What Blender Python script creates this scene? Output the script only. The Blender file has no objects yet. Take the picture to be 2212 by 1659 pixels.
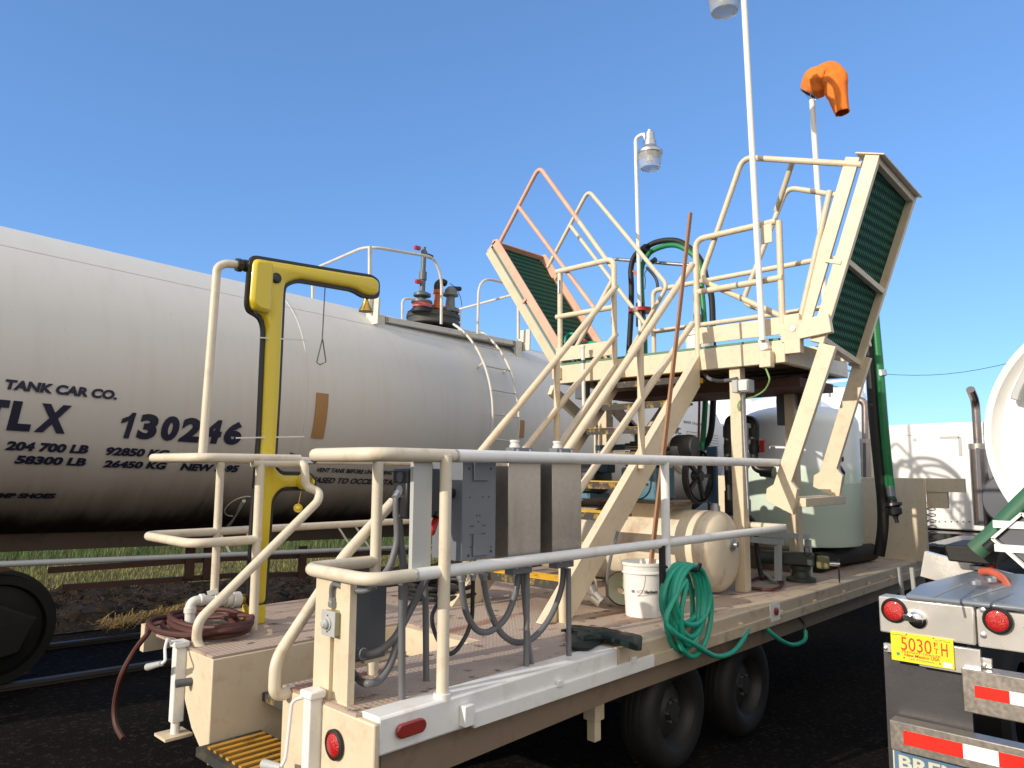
import bpy, math, random
from mathutils import Vector, Matrix, noise
random.seed(7)
sc = bpy.context.scene
V = Vector
# ------------------------------------------------------------------ camera (frame of the loading trailer: X along it, Y across, Z up)
CX, CY, F = 1106.0, 829.5, 1600.0
def _d(x, y): return V((x-CX, -(y-CY), -F)).normalized()
_X = _d(2640, 1020); _Y = _d(-584, 1000)
_Z = _X.cross(_Y).normalized(); _Y = _Z.cross(_X)
R3 = Matrix((_X, _Y, _Z))
CAM = V((0, 0, 1.9))
cd = bpy.data.cameras.new('camera'); cam = bpy.data.objects.new('camera', cd)
sc.collection.objects.link(cam)
cd.sensor_width = 36.0; cd.lens = 36.0*F/2212.0; cd.clip_start = 0.05; cd.clip_end = 3000
cam.matrix_world = Matrix.Translation(CAM) @ R3.to_4x4()
sc.camera = cam
# ------------------------------------------------------------------ light
SD = V((1.0, -0.15, -0.38)).normalized()          # the way the sunlight travels
EL = math.asin(-SD.z)
w = bpy.data.worlds.new('World'); sc.world = w; w.use_nodes = True
nt = w.node_tree; bg = nt.nodes['Background']
sky = nt.nodes.new('ShaderNodeTexSky'); sky.sky_type = 'NISHITA'; sky.sun_disc = False
sky.sun_elevation = EL; sky.sun_rotation = math.atan2(-SD.x, -SD.y)
sky.air_density = 1.0; sky.dust_density = 0.0; sky.ozone_density = 3.0; sky.altitude = 1500
gm = nt.nodes.new('ShaderNodeGamma'); gm.inputs[1].default_value = 0.62        # clear dry air: a gentler fall from zenith to horizon
mx = nt.nodes.new('ShaderNodeMix'); mx.data_type = 'RGBA'; mx.blend_type = 'MULTIPLY'; mx.inputs[0].default_value = 1; mx.inputs[7].default_value = (.96, 1.43, 2.05, 1)
nt.links.new(sky.outputs[0], gm.inputs[0]); nt.links.new(gm.outputs[0], mx.inputs[6])
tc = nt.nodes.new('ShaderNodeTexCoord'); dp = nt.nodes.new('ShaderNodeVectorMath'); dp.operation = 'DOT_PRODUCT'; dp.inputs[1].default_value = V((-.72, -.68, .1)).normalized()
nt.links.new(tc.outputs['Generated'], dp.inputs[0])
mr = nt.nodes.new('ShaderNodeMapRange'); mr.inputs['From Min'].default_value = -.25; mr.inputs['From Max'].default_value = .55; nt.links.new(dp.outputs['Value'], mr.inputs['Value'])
hz = nt.nodes.new('ShaderNodeMix'); hz.data_type = 'RGBA'; hz.inputs[7].default_value = (6.7, 6.2, 5.6, 1)      # warm fill light added to the unseen sky quarter behind the camera
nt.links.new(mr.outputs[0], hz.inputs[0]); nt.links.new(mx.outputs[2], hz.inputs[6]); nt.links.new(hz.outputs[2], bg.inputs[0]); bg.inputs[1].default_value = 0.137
sl = bpy.data.lights.new('sun', 'SUN'); sl.energy = 2.9; sl.angle = math.radians(0.5); sl.color = (1, .88, .73)
so = bpy.data.objects.new('sun', sl); sc.collection.objects.link(so)
so.rotation_euler = SD.to_track_quat('-Z', 'Y').to_euler()
sc.view_settings.view_transform = 'Standard'; sc.view_settings.look = 'None'
sc.view_settings.exposure = 0.45; sc.view_settings.gamma = 1.0
# ------------------------------------------------------------------ points in the place
def ray(x, y): return R3 @ V((x-CX, -(y-CY), -F))
def oz(x, y, z): r = ray(x, y); return CAM + r*((z-CAM.z)/r.z)
def oy(x, y, Y): r = ray(x, y); return CAM + r*((Y-CAM.y)/r.y)
def ox(x, y, X): r = ray(x, y); return CAM + r*((X-CAM.x)/r.x)
TD = (R3 @ V((2600-CX, -(1092-CY), -F))).normalized()      # direction of the track
TU = (V((0, 0, 1)) - TD*TD.z).normalized(); TS = TU.cross(TD)
TC = V((0, 8.25, 2.73)); TR = 1.43
def gz(x): return 0.06 - 0.033*x                            # the yard falls away slowly along the track
def tk(u, a, r=TR, c=TC):                                   # a point of the tank shell
    a = math.radians(a); return c + TD*u + (-TS*math.cos(a) + TU*math.sin(a))*r
def tl(u, s, h, c=TC): return c + TD*u + TS*s + TU*h
def cyl_hit(px, py):
    r = ray(px, py).normalized(); o = CAM - TC
    o2 = o - TD*o.dot(TD); r2 = r - TD*r.dot(TD)
    a = r2.dot(r2); b = 2*o2.dot(r2); c = o2.dot(o2) - TR*TR
    t = (-b - math.sqrt(max(0, b*b-4*a*c)))/2/a
    P = CAM + r*t; u = (P-TC).dot(TD); q = (P-TC) - TD*u
    return u, math.degrees(math.atan2(q.dot(TU), -q.dot(TS)))
# ------------------------------------------------------------------ mesh helper
def frame(t, up=V((0, 0, 1))):
    t = t.normalized()
    if abs(t.dot(up)) > .98: up = V((1, 0, 0))
    s = t.cross(up).normalized(); return s, s.cross(t)
def smooth_path(pts, fil, n=6):
    pts = [V(p) for p in pts]; out = [pts[0]]
    for i in range(1, len(pts)-1):
        a, b, c = pts[i-1], pts[i], pts[i+1]
        f = min(fil, (a-b).length*.45, (c-b).length*.45)
        p = b + (a-b).normalized()*f; q = b + (c-b).normalized()*f
        for k in range(n+1):
            t = k/n; out.append(p*(1-t)**2 + b*2*t*(1-t) + q*t*t)
    out.append(pts[-1]); return out
def spline(pts, n=10, closed=False):
    pts = [V(p) for p in pts]; out = []; L = len(pts)
    rng = range(L if closed else L-1)
    for i in rng:
        if closed: p0, p1, p2, p3 = pts[i-1], pts[i], pts[(i+1) % L], pts[(i+2) % L]
        else: p0, p1, p2, p3 = pts[max(i-1, 0)], pts[i], pts[i+1], pts[min(i+2, L-1)]
        for k in range(n):
            t = k/n
            out.append(.5*((2*p1)+(p2-p0)*t+(2*p0-5*p1+4*p2-p3)*t*t+(3*p1-p0-3*p2+p3)*t**3))
    if not closed: out.append(pts[-1])
    return out
class MB:
    def __init__(s): s.v = []; s.f = []
    def _add(s, vs, fs):
        k = len(s.v); s.v += [V(p) for p in vs]; s.f += [[i+k for i in f] for f in fs]; return s
    def box(s, a, b):
        x0, x1 = sorted((a[0], b[0])); y0, y1 = sorted((a[1], b[1])); z0, z1 = sorted((a[2], b[2]))
        return s._add([(x, y, z) for z in (z0, z1) for y in (y0, y1) for x in (x0, x1)],
                      [(0,2,3,1),(4,5,7,6),(0,1,5,4),(2,6,7,3),(0,4,6,2),(1,3,7,5)])
    def obox(s, c, ax, ay, az):                       # centre, three half-vectors
        c, ax, ay, az = V(c), V(ax), V(ay), V(az)
        return s._add([c+ax*i+ay*j+az*k for k in (-1, 1) for j in (-1, 1) for i in (-1, 1)],
                      [(0,2,3,1),(4,5,7,6),(0,1,5,4),(2,6,7,3),(0,4,6,2),(1,3,7,5)])
    def beam(s, p, q, wd, ht, up=(0, 0, 1)):
        p, q = V(p), V(q); a, b = frame(q-p, V(up))
        return s.obox((p+q)/2, a*wd/2, (q-p)/2, b*ht/2)
    def plate(s, pts, th):                            # polygon extruded by vector th
        pts = [V(p) for p in pts]; th = V(th); n = len(pts)
        return s._add(pts+[p+th for p in pts], [list(range(n))[::-1], list(range(n, 2*n))]+[(i, (i+1) % n, n+(i+1) % n, n+i) for i in range(n)])
    def tube(s, pts, r, fil=0, n=12, closed=False, r2=None):
        pts = [V(p) for p in pts]
        if fil: pts = smooth_path(pts, fil)
        q = [pts[0]]
        for p in pts[1:]:
            if (p-q[-1]).length > 1e-5: q.append(p)
        pts = q; L = len(pts); vs = []
        t0 = (pts[1]-pts[0]).normalized(); a, b = frame(t0)
        for i, p in enumerate(pts):
            if closed: t = (pts[(i+1) % L]-pts[i-1]).normalized()
            else: t = (pts[min(i+1, L-1)]-pts[max(i-1, 0)]).normalized()
            a = (a - t*a.dot(t)).normalized(); b = a.cross(t)
            rr = r if r2 is None else r+(r2-r)*i/(L-1)
            vs += [p+(a*math.cos(2*math.pi*k/n)+b*math.sin(2*math.pi*k/n))*rr for k in range(n)]
        fs = [(i*n+k, i*n+(k+1) % n, (i+1)*n+(k+1) % n, (i+1)*n+k) for i in range(L-1) for k in range(n)]
        if closed: fs += [((L-1)*n+k, (L-1)*n+(k+1) % n, (k+1) % n, k) for k in range(n)]
        else: fs += [list(range(n))[::-1], list(range((L-1)*n, L*n))]
        return s._add(vs, fs)
    def cyl(s, p, q, r, r2=None, n=20): return s.tube([p, q], r, n=n, r2=r2)
    def lathe(s, prof, o, ax, n=28, cap=True):        # profile (radius, height) about axis ax at o
        o, ax = V(o), V(ax).normalized(); a, b = frame(ax); vs = []
        for r, h in prof:
            vs += [o+ax*h+(a*math.cos(2*math.pi*k/n)+b*math.sin(2*math.pi*k/n))*max(r, 1e-4) for k in range(n)]
        L = len(prof)
        fs = [(i*n+k, i*n+(k+1) % n, (i+1)*n+(k+1) % n, (i+1)*n+k) for i in range(L-1) for k in range(n)]
        if cap: fs += [list(range(n))[::-1], list(range((L-1)*n, L*n))]
        return s._add(vs, fs)
    def ball(s, c, r, sx=1, sy=1, sz=1, n=14):
        prof = []; c = V(c); k0 = len(s.v)
        for i in range(n+1):
            t = math.pi*i/n; prof.append((math.sin(t), -math.cos(t)))
        s.lathe(prof, (0, 0, 0), (0, 0, 1), n=2*n)
        for i in range(k0, len(s.v)):
            p = s.v[i]; s.v[i] = V((c.x+p.x*r*sx, c.y+p.y*r*sy, c.z+p.z*r*sz))
        return s
ORG = {}
def build(mb, name, mat, parent=None, loc=None, ang=35, bev=0):
    o = V(ORG[parent.name]) if parent else V(loc if loc is not None else (sum((p for p in mb.v), V())/len(mb.v)))
    if parent is None and loc is None: o.z = min(p.z for p in mb.v)
    me = bpy.data.meshes.new(name); me.from_pydata([p-o for p in mb.v], [], mb.f)
    me.materials.append(mat)
    import bmesh
    bm = bmesh.new(); bm.from_mesh(me); bmesh.ops.recalc_face_normals(bm, faces=bm.faces); bm.to_mesh(me); bm.free()
    me.shade_smooth(); me.set_sharp_from_angle(angle=math.radians(ang))
    ob = bpy.data.objects.new(name, me); sc.collection.objects.link(ob)
    if parent: ob.parent = parent; ORG[ob.name] = o
    else: ob.location = o; ORG[ob.name] = o
    if bev:
        m = ob.modifiers.new('bevel', 'BEVEL'); m.width = bev; m.segments = 2; m.limit_method = 'ANGLE'; m.angle_limit = math.radians(40)
    return ob
def thing(name, label, cat, loc, group=None):
    o = bpy.data.objects.new(name, None); sc.collection.objects.link(o); o.location = loc
    o.empty_display_size = .1; ORG[o.name] = V(loc); return tag(o, label, cat, group)
def tag(o, label, cat, group=None):
    o['label'] = label; o['category'] = cat
    if group: o['group'] = group
    return o
def lab(o, s): o['label'] = s; return o
# ------------------------------------------------------------------ materials
def nd(nt, t, **k):
    n = nt.nodes.new(t)
    for a, b in k.items():
        if a in n.inputs: n.inputs[a].default_value = b
        else: setattr(n, a, b)
    return n
def mat(name, col, rough=.5, metal=0., var=.12, sc_=6., stain=None, samt=.5, sscale=3., sz=1., bump=.0, bscale=60., trans=0., coat=0., spec=.5):
    m = bpy.data.materials.new(name); m.use_nodes = True; nt = m.node_tree; p = nt.nodes['Principled BSDF']; L = nt.links.new
    p.inputs['Roughness'].default_value = rough; p.inputs['Metallic'].default_value = metal
    p.inputs['Specular IOR Level'].default_value = spec
    if coat: p.inputs['Coat Weight'].default_value = coat
    if trans: p.inputs['Transmission Weight'].default_value = trans
    g = nd(nt, 'ShaderNodeNewGeometry')
    n1 = nd(nt, 'ShaderNodeTexNoise'); n1.inputs['Scale'].default_value = sc_; n1.inputs['Detail'].default_value = 5
    L(g.outputs['Position'], n1.inputs['Vector'])
    c1 = nd(nt, 'ShaderNodeMix', data_type='RGBA'); c1.inputs[6].default_value = (*[c*(1-var) for c in col], 1)
    c1.inputs[7].default_value = (*[min(1, c*(1+var)) for c in col], 1); L(n1.outputs['Fac'], c1.inputs[0])
    out = c1.outputs[2]
    if stain:
        mp = nd(nt, 'ShaderNodeMapping'); mp.inputs['Scale'].default_value = (1, 1, sz); L(g.outputs['Position'], mp.inputs['Vector'])
        n2 = nd(nt, 'ShaderNodeTexNoise'); n2.inputs['Scale'].default_value = sscale; n2.inputs['Detail'].default_value = 8; n2.inputs['Roughness'].default_value = .65
        L(mp.outputs[0], n2.inputs['Vector'])
        r = nd(nt, 'ShaderNodeValToRGB'); r.color_ramp.elements[0].position = .52; r.color_ramp.elements[1].position = .74
        r.color_ramp.elements[1].color = (samt,)*3+(1,); r.color_ramp.elements[0].color = (0, 0, 0, 1)
        L(n2.outputs['Fac'], r.inputs[0])
        c2 = nd(nt, 'ShaderNodeMix', data_type='RGBA'); L(r.outputs[0], c2.inputs[0]); L(out, c2.inputs[6]); c2.inputs[7].default_value = (*stain, 1); out = c2.outputs[2]
    L(out, p.inputs['Base Color'])
    rr = nd(nt, 'ShaderNodeMapRange'); rr.inputs['To Min'].default_value = max(.03, rough-.1); rr.inputs['To Max'].default_value = min(1, rough+.12)
    L(n1.outputs['Fac'], rr.inputs['Value']); L(rr.outputs[0], p.inputs['Roughness'])
    if bump:
        n3 = nd(nt, 'ShaderNodeTexNoise'); n3.inputs['Scale'].default_value = bscale; n3.inputs['Detail'].default_value = 4; L(g.outputs['Position'], n3.inputs['Vector'])
        b = nd(nt, 'ShaderNodeBump'); b.inputs['Strength'].default_value = bump; b.inputs['Distance'].default_value = .01
        L(n3.outputs['Fac'], b.inputs['Height']); L(b.outputs[0], p.inputs['Normal'])
    m['_out'] = 0
    return m
M = {}
RUST = (.22, .09, .04)
M['cream'] = mat('cream_paint', (.67, .575, .425), .45, stain=(.40, .25, .14), samt=.42, sscale=12, bump=.08, bscale=25)
M['rose'] = mat('rose_paint', (.66, .38, .28), .5, stain=(.72, .52, .36), samt=.6, sscale=5, bump=.1, bscale=25)
M['white'] = mat('white_paint', (.76, .77, .76), .38, var=.06, stain=(.40, .33, .24), samt=.4, sscale=7, bump=.06, bscale=20)
M['pole'] = mat('white_pole_paint', (.80, .79, .75), .35, var=.05, stain=(.5, .45, .36), samt=.25)
M['rail'] = mat('cream_rail_paint', (.66, .60, .48), .42, var=.08, stain=(.36, .23, .12), samt=.45, sscale=11, bump=.07, bscale=30)
M['black'] = mat('black_plastic', (.018, .018, .02), .35)
M['rubber'] = mat('black_rubber', (.010, .0095, .009), .6, stain=(.022, .02, .017), samt=.6, bump=.2, bscale=90)
M['grey'] = mat('grey_enclosure_paint', (.145, .16, .185), .45, var=.08)
M['rim'] = mat('dull_wheel_steel', (.035, .035, .035), .5, .3, stain=(.03, .03, .03), samt=.7)
M['tan'] = mat('dirty_tan_paint', (.20, .15, .105), .6, stain=(.12, .07, .04), samt=.8, sscale=6)
M['dgrey'] = mat('dark_grey_enclosure_paint', (.085, .095, .115), .5, var=.08)
M['lgrey'] = mat('light_grey_paint', (.42, .44, .44), .45, var=.06)
M['conduit'] = mat('grey_conduit', (.13, .135, .145), .5, var=.1)
M['steel'] = mat('stainless_steel', (.46, .42, .375), .38, .85, var=.2, sc_=45, stain=(.3, .27, .23), samt=.5, sscale=5, sz=.25)
M['brushed'] = mat('polished_aluminium', (.82, .80, .76), .26, .6, var=.05, sc_=5)
M['galv'] = mat('galvanised_steel', (.45, .47, .5), .4, .9, var=.15, sc_=30)
M['chrome'] = mat('chrome', (.7, .7, .7), .12, 1.0, var=.05)
M['yellow'] = mat('yellow_fibreglass', (.68, .53, .03), .32, var=.05, coat=.3)
M['yel2'] = mat('yellow_tread_paint', (.75, .42, .02), .6, stain=(.03, .03, .03), samt=.9, sscale=16)
M['tread'] = mat('worn_black_tread_edge', (.04, .04, .035), .7, stain=(.6, .38, .05), samt=.9, sscale=14)
M['treadu'] = mat('brown_tread_underside', (.20, .085, .04), .7, stain=RUST, samt=.4)
M['green'] = mat('green_hose', (.02, .34, .23), .4, var=.2, stain=(.02, .10, .07), samt=.5)
M['clear'] = mat('green_ribbed_hose', (.012, .19, .06), .35, var=.2)
M['dcream'] = mat('dirty_cream_paint', (.50, .42, .31), .5, stain=(.20, .12, .07), samt=.75, sscale=6)
M['blue'] = mat('blue_machine_paint', (.02, .06, .10), .4, stain=(.02, .03, .04), samt=.7)
M['pblue'] = mat('pale_blue_machine_paint', (.10, .22, .30), .4, stain=(.02, .03, .04), samt=.7)
M['red'] = mat('red_plastic', (.42, .02, .02), .35, var=.08)
M['lens'] = mat('red_lens', (.45, .008, .008), .18, var=.15, sc_=90, bump=.5, bscale=160, coat=.6)
M['lensd'] = mat('dark_red_lens', (.26, .03, .025), .25, var=.15, coat=.4)
M['brownhose'] = mat('red_brown_hose', (.075, .023, .018), .6, stain=(.05, .03, .025), samt=.7)
M['redhose'] = mat('orange_red_hose', (.55, .12, .07), .4)
M['orange'] = mat('orange_windsock_fabric', (.82, .20, .02), .8, var=.15, sc_=9, bump=.5, bscale=14)
M['pvc'] = mat('pvc_pipe', (.66, .66, .63), .4, var=.05)
M['bucket'] = mat('white_bucket_plastic', (.80, .80, .78), .35, var=.04, stain=(.55, .5, .42), samt=.3)
M['wood'] = mat('brown_wood', (.30, .15, .075), .6, var=.25, sc_=25)
M['beltg'] = mat('black_dull_metal', (.03, .03, .032), .55, stain=(.1, .07, .05), samt=.5)
M['brass'] = mat('brass', (.55, .36, .1), .35, 1.0)
M['muffler'] = mat('heat_stained_steel', (.34, .30, .28), .3, 1.0, stain=(.25, .12, .06), samt=.8, sscale=6)
M['brown'] = mat('brown_grime_steel', (.17, .12, .085), .75, stain=(.05, .035, .025), samt=.8)
M['under'] = mat('grimy_underframe', (.09, .065, .045), .8, stain=(.02, .017, .015), samt=.9)
M['rustred'] = mat('rusty_steel', (.09, .04, .028), .75, stain=(.03, .02, .015), samt=.7)
M['navy'] = mat('dark_blue_lettering', (.012, .014, .04), .5, var=.1)
M['ink'] = mat('black_lettering', (.03, .03, .045), .5)
M['placard'] = mat('tan_placard', (.36, .20, .075), .6)
M['glove'] = mat('dark_green_rubber_glove', (.008, .017, .015), .5, spec=.25)
M['flap'] = mat('mud_flap_rubber', (.05, .05, .055), .45, stain=(.16, .15, .13), samt=.6, sscale=2.5, bump=.1, bscale=30)
M['plate'] = mat('licence_plate_yellow', (.86, .70, .03), .4, var=.03)
M['platered'] = mat('licence_plate_red', (.62, .06, .02), .4, var=.02)
M['plategrn'] = mat('licence_plate_green', (.08, .32, .16), .4, var=.02)
M['retrow'] = mat('white_reflective_tape', (.85, .85, .86), .3, var=.02)
M['retror'] = mat('red_reflective_tape', (.62, .03, .02), .3, var=.03)
M['signblue'] = mat('blue_sign_panel', (.10, .19, .32), .5, var=.1)
M['signcream'] = mat('cream_sign_lettering', (.62, .64, .52), .5, var=.05)
M['truckwhite'] = mat('white_truck_paint', (.82, .82, .80), .3, var=.03, stain=(.6, .6, .56), samt=.2)
M['fender'] = mat('grey_fender_plastic', (.17, .20, .24), .35, var=.08, coat=.2)
M['vise'] = mat('greenish_cast_iron', (.035, .045, .038), .45, stain=(.12, .11, .06), samt=.7)
M['soil'] = None
def surf(name):
    m = bpy.data.materials.new(name); m.use_nodes = True; return m, m.node_tree, m.node_tree.nodes['Principled BSDF'], m.node_tree.links.new
# dark green grating: rows of small raised cleats
def grating(name, col, s=38.):
    m, nt, p, L = surf(name); g = nd(nt, 'ShaderNodeNewGeometry'); p.inputs['Roughness'].default_value = .7; p.inputs['Specular IOR Level'].default_value = .15
    w1 = nd(nt, 'ShaderNodeTexWave'); w1.bands_direction = 'X'; w1.inputs['Scale'].default_value = s*.10; L(g.outputs['Position'], w1.inputs['Vector'])
    w2 = nd(nt, 'ShaderNodeTexWave'); w2.bands_direction = 'Z'; w2.inputs['Scale'].default_value = s*.055; L(g.outputs['Position'], w2.inputs['Vector'])
    mu = nd(nt, 'ShaderNodeMath', operation='MULTIPLY'); L(w1.outputs['Fac'], mu.inputs[0]); L(w2.outputs['Fac'], mu.inputs[1])
    r = nd(nt, 'ShaderNodeValToRGB'); r.color_ramp.elements[0].position = .1; r.color_ramp.elements[1].position = .75
    r.color_ramp.elements[0].color = (*[c*.35 for c in col], 1); r.color_ramp.elements[1].color = (*[c*1.9 for c in col], 1); L(mu.outputs[0], r.inputs[0]); L(r.outputs[0], p.inputs['Base Color'])
    b = nd(nt, 'ShaderNodeBump'); b.inputs['Strength'].default_value = .9; b.inputs['Distance'].default_value = .02; L(mu.outputs[0], b.inputs['Height']); L(b.outputs[0], p.inputs['Normal'])
    return m
M['grate'] = grating('dark_green_grating', (.025, .105, .065), 90.)
M['gstrip'] = mat('green_grating_edge', (.09, .20, .13), .5)
# chequer plate deck, dirty and rusty in patches
def deckmat():
    m, nt, p, L = surf('chequer_plate_deck'); g = nd(nt, 'ShaderNodeNewGeometry')
    n1 = nd(nt, 'ShaderNodeTexNoise'); n1.inputs['Scale'].default_value = 1.6; n1.inputs['Detail'].default_value = 7; L(g.outputs['Position'], n1.inputs['Vector'])
    n2 = nd(nt, 'ShaderNodeTexNoise'); n2.inputs['Scale'].default_value = 9; n2.inputs['Detail'].default_value = 8; L(g.outputs['Position'], n2.inputs['Vector'])
    mp = nd(nt, 'ShaderNodeMapping'); mp.inputs['Scale'].default_value = (.35, 2.2, 1); L(g.outputs['Position'], mp.inputs['Vector'])
    n3 = nd(nt, 'ShaderNodeTexNoise'); n3.inputs['Scale'].default_value = 2.2; n3.inputs['Detail'].default_value = 8; L(mp.outputs[0], n3.inputs['Vector'])
    a = nd(nt, 'ShaderNodeMix', data_type='RGBA'); a.inputs[6].default_value = (.52, .42, .34, 1); a.inputs[7].default_value = (.38, .29, .23, 1); L(n1.outputs['Fac'], a.inputs[0])
    r = nd(nt, 'ShaderNodeValToRGB'); r.color_ramp.elements[0].position = .57; r.color_ramp.elements[1].position = .70; L(n3.outputs['Fac'], r.inputs[0])
    b = nd(nt, 'ShaderNodeMix', data_type='RGBA'); b.inputs[7].default_value = (.30, .15, .095, 1); L(a.outputs[2], b.inputs[6]); L(r.outputs[0], b.inputs[0])
    r2 = nd(nt, 'ShaderNodeValToRGB'); r2.color_ramp.elements[0].position = .60; r2.color_ramp.elements[1].position = .70; L(n2.outputs['Fac'], r2.inputs[0])
    c = nd(nt, 'ShaderNodeMix', data_type='RGBA'); c.inputs[7].default_value = (.09, .06, .035, 1); L(b.outputs[2], c.inputs[6]); L(r2.outputs[0], c.inputs[0])
    L(c.outputs[2], p.inputs['Base Color']); p.inputs['Roughness'].default_value = .62
    v = nd(nt, 'ShaderNodeTexVoronoi'); v.inputs['Scale'].default_value = 34; v.inputs['Randomness'].default_value = .05; L(g.outputs['Position'], v.inputs['Vector'])
    mr = nd(nt, 'ShaderNodeMapRange'); mr.inputs['From Min'].default_value = .15; mr.inputs['From Max'].default_value = .4; mr.inputs['To Min'].default_value = 1; mr.inputs['To Max'].default_value = 0; L(v.outputs['Distance'], mr.inputs['Value'])
    bp = nd(nt, 'ShaderNodeBump'); bp.inputs['Strength'].default_value = .7; bp.inputs['Distance'].default_value = .004; L(mr.outputs[0], bp.inputs['Height']); L(bp.outputs[0], p.inputs['Normal'])
    return m
M['deck'] = deckmat()
# tank shell: white paint gone grey, brown film lower down, black grime along the belly, vertical streaks
def tankmat():
    m, nt, p, L = surf('weathered_tank_paint'); g = nd(nt, 'ShaderNodeNewGeometry'); p.inputs['Roughness'].default_value = .58; p.inputs['Specular IOR Level'].default_value = .3
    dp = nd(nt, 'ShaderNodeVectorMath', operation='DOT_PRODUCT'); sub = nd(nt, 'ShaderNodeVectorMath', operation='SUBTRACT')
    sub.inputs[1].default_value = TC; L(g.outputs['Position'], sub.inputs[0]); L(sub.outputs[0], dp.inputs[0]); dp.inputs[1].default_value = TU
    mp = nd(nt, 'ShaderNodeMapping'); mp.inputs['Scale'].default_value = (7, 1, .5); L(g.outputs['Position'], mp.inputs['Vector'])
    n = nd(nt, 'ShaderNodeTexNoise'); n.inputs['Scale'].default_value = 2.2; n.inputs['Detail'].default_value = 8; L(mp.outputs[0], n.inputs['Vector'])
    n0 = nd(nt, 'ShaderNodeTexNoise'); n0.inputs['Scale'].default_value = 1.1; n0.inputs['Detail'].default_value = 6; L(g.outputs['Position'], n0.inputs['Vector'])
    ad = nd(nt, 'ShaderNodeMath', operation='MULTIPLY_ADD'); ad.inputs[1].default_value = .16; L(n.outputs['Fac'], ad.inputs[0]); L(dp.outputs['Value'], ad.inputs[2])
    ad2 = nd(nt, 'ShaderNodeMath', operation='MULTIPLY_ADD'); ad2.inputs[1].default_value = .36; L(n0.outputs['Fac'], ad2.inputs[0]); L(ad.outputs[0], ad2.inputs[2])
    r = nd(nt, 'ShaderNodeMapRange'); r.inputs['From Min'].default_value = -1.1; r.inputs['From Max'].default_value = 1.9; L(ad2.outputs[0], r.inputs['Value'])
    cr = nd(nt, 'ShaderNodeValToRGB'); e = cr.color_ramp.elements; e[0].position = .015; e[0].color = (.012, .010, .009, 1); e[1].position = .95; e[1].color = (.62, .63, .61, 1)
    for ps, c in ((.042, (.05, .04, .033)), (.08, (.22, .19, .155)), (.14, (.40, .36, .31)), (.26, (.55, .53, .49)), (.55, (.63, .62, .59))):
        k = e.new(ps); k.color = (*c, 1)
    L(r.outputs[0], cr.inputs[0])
    sp = nd(nt, 'ShaderNodeTexNoise'); sp.inputs['Scale'].default_value = 16; sp.inputs['Detail'].default_value = 9; sp.inputs['Roughness'].default_value = .75; L(g.outputs['Position'], sp.inputs['Vector'])
    sr = nd(nt, 'ShaderNodeValToRGB'); sr.color_ramp.elements[0].position = .64; sr.color_ramp.elements[1].position = .72; sr.color_ramp.elements[1].color = (.55, .55, .55, 1); L(sp.outputs['Fac'], sr.inputs[0])
    c2 = nd(nt, 'ShaderNodeMix', data_type='RGBA'); L(sr.outputs[0], c2.inputs[0]); L(cr.outputs[0], c2.inputs[6]); c2.inputs[7].default_value = (.16, .12, .09, 1)
    m2 = nd(nt, 'ShaderNodeMapping'); m2.inputs['Scale'].default_value = (2.6, 1, .16); L(g.outputs['Position'], m2.inputs['Vector'])
    st = nd(nt, 'ShaderNodeTexNoise'); st.inputs['Scale'].default_value = 4; st.inputs['Detail'].default_value = 7; L(m2.outputs[0], st.inputs['Vector'])
    s2 = nd(nt, 'ShaderNodeValToRGB'); s2.color_ramp.elements[0].position = .50; s2.color_ramp.elements[1].position = .78; s2.color_ramp.elements[1].color = (.12, .12, .12, 1); L(st.outputs['Fac'], s2.inputs[0])
    c3 = nd(nt, 'ShaderNodeMix', data_type='RGBA'); L(s2.outputs[0], c3.inputs[0]); L(c2.outputs[2], c3.inputs[6]); c3.inputs[7].default_value = (.40, .33, .25, 1)
    L(c3.outputs[2], p.inputs['Base Color'])
    return m
M['tank'] = tankmat()
M['tankw'] = mat('white_tank_paint', (.78, .78, .77), .4, var=.04)
M['trim'] = mat('walkway_white_paint', (.62, .60, .54), .5, var=.12, stain=(.33, .24, .15), samt=.5, sscale=8)
def polymat():
    m, nt, p, L = surf('translucent_poly_tank'); g = nd(nt, 'ShaderNodeNewGeometry'); s = nd(nt, 'ShaderNodeSeparateXYZ'); L(g.outputs['Position'], s.inputs[0])
    cr = nd(nt, 'ShaderNodeValToRGB'); e = cr.color_ramp.elements; mr = nd(nt, 'ShaderNodeMapRange'); mr.inputs['From Min'].default_value = 1.0; mr.inputs['From Max'].default_value = 3.0
    L(s.outputs[2], mr.inputs['Value']); L(mr.outputs[0], cr.inputs[0]); e[0].position = .44; e[0].color = (.66, .80, .70, 1); e[1].position = .475; e[1].color = (.84, .89, .90, 1)
    L(cr.outputs[0], p.inputs['Base Color']); p.inputs['Roughness'].default_value = .4; p.inputs['Subsurface Weight'].default_value = .15; p.inputs['Subsurface Radius'].default_value = (.1, .12, .1)
    return m
M['poly'] = polymat()
def glassmat():
    m, nt, p, L = surf('frosted_lamp_glass'); p.inputs['Base Color'].default_value = (.9, .92, .92, 1); p.inputs['Roughness'].default_value = .35
    p.inputs['Transmission Weight'].default_value = .75; p.inputs['IOR'].default_value = 1.2; return m
M['glass'] = glassmat()
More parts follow.
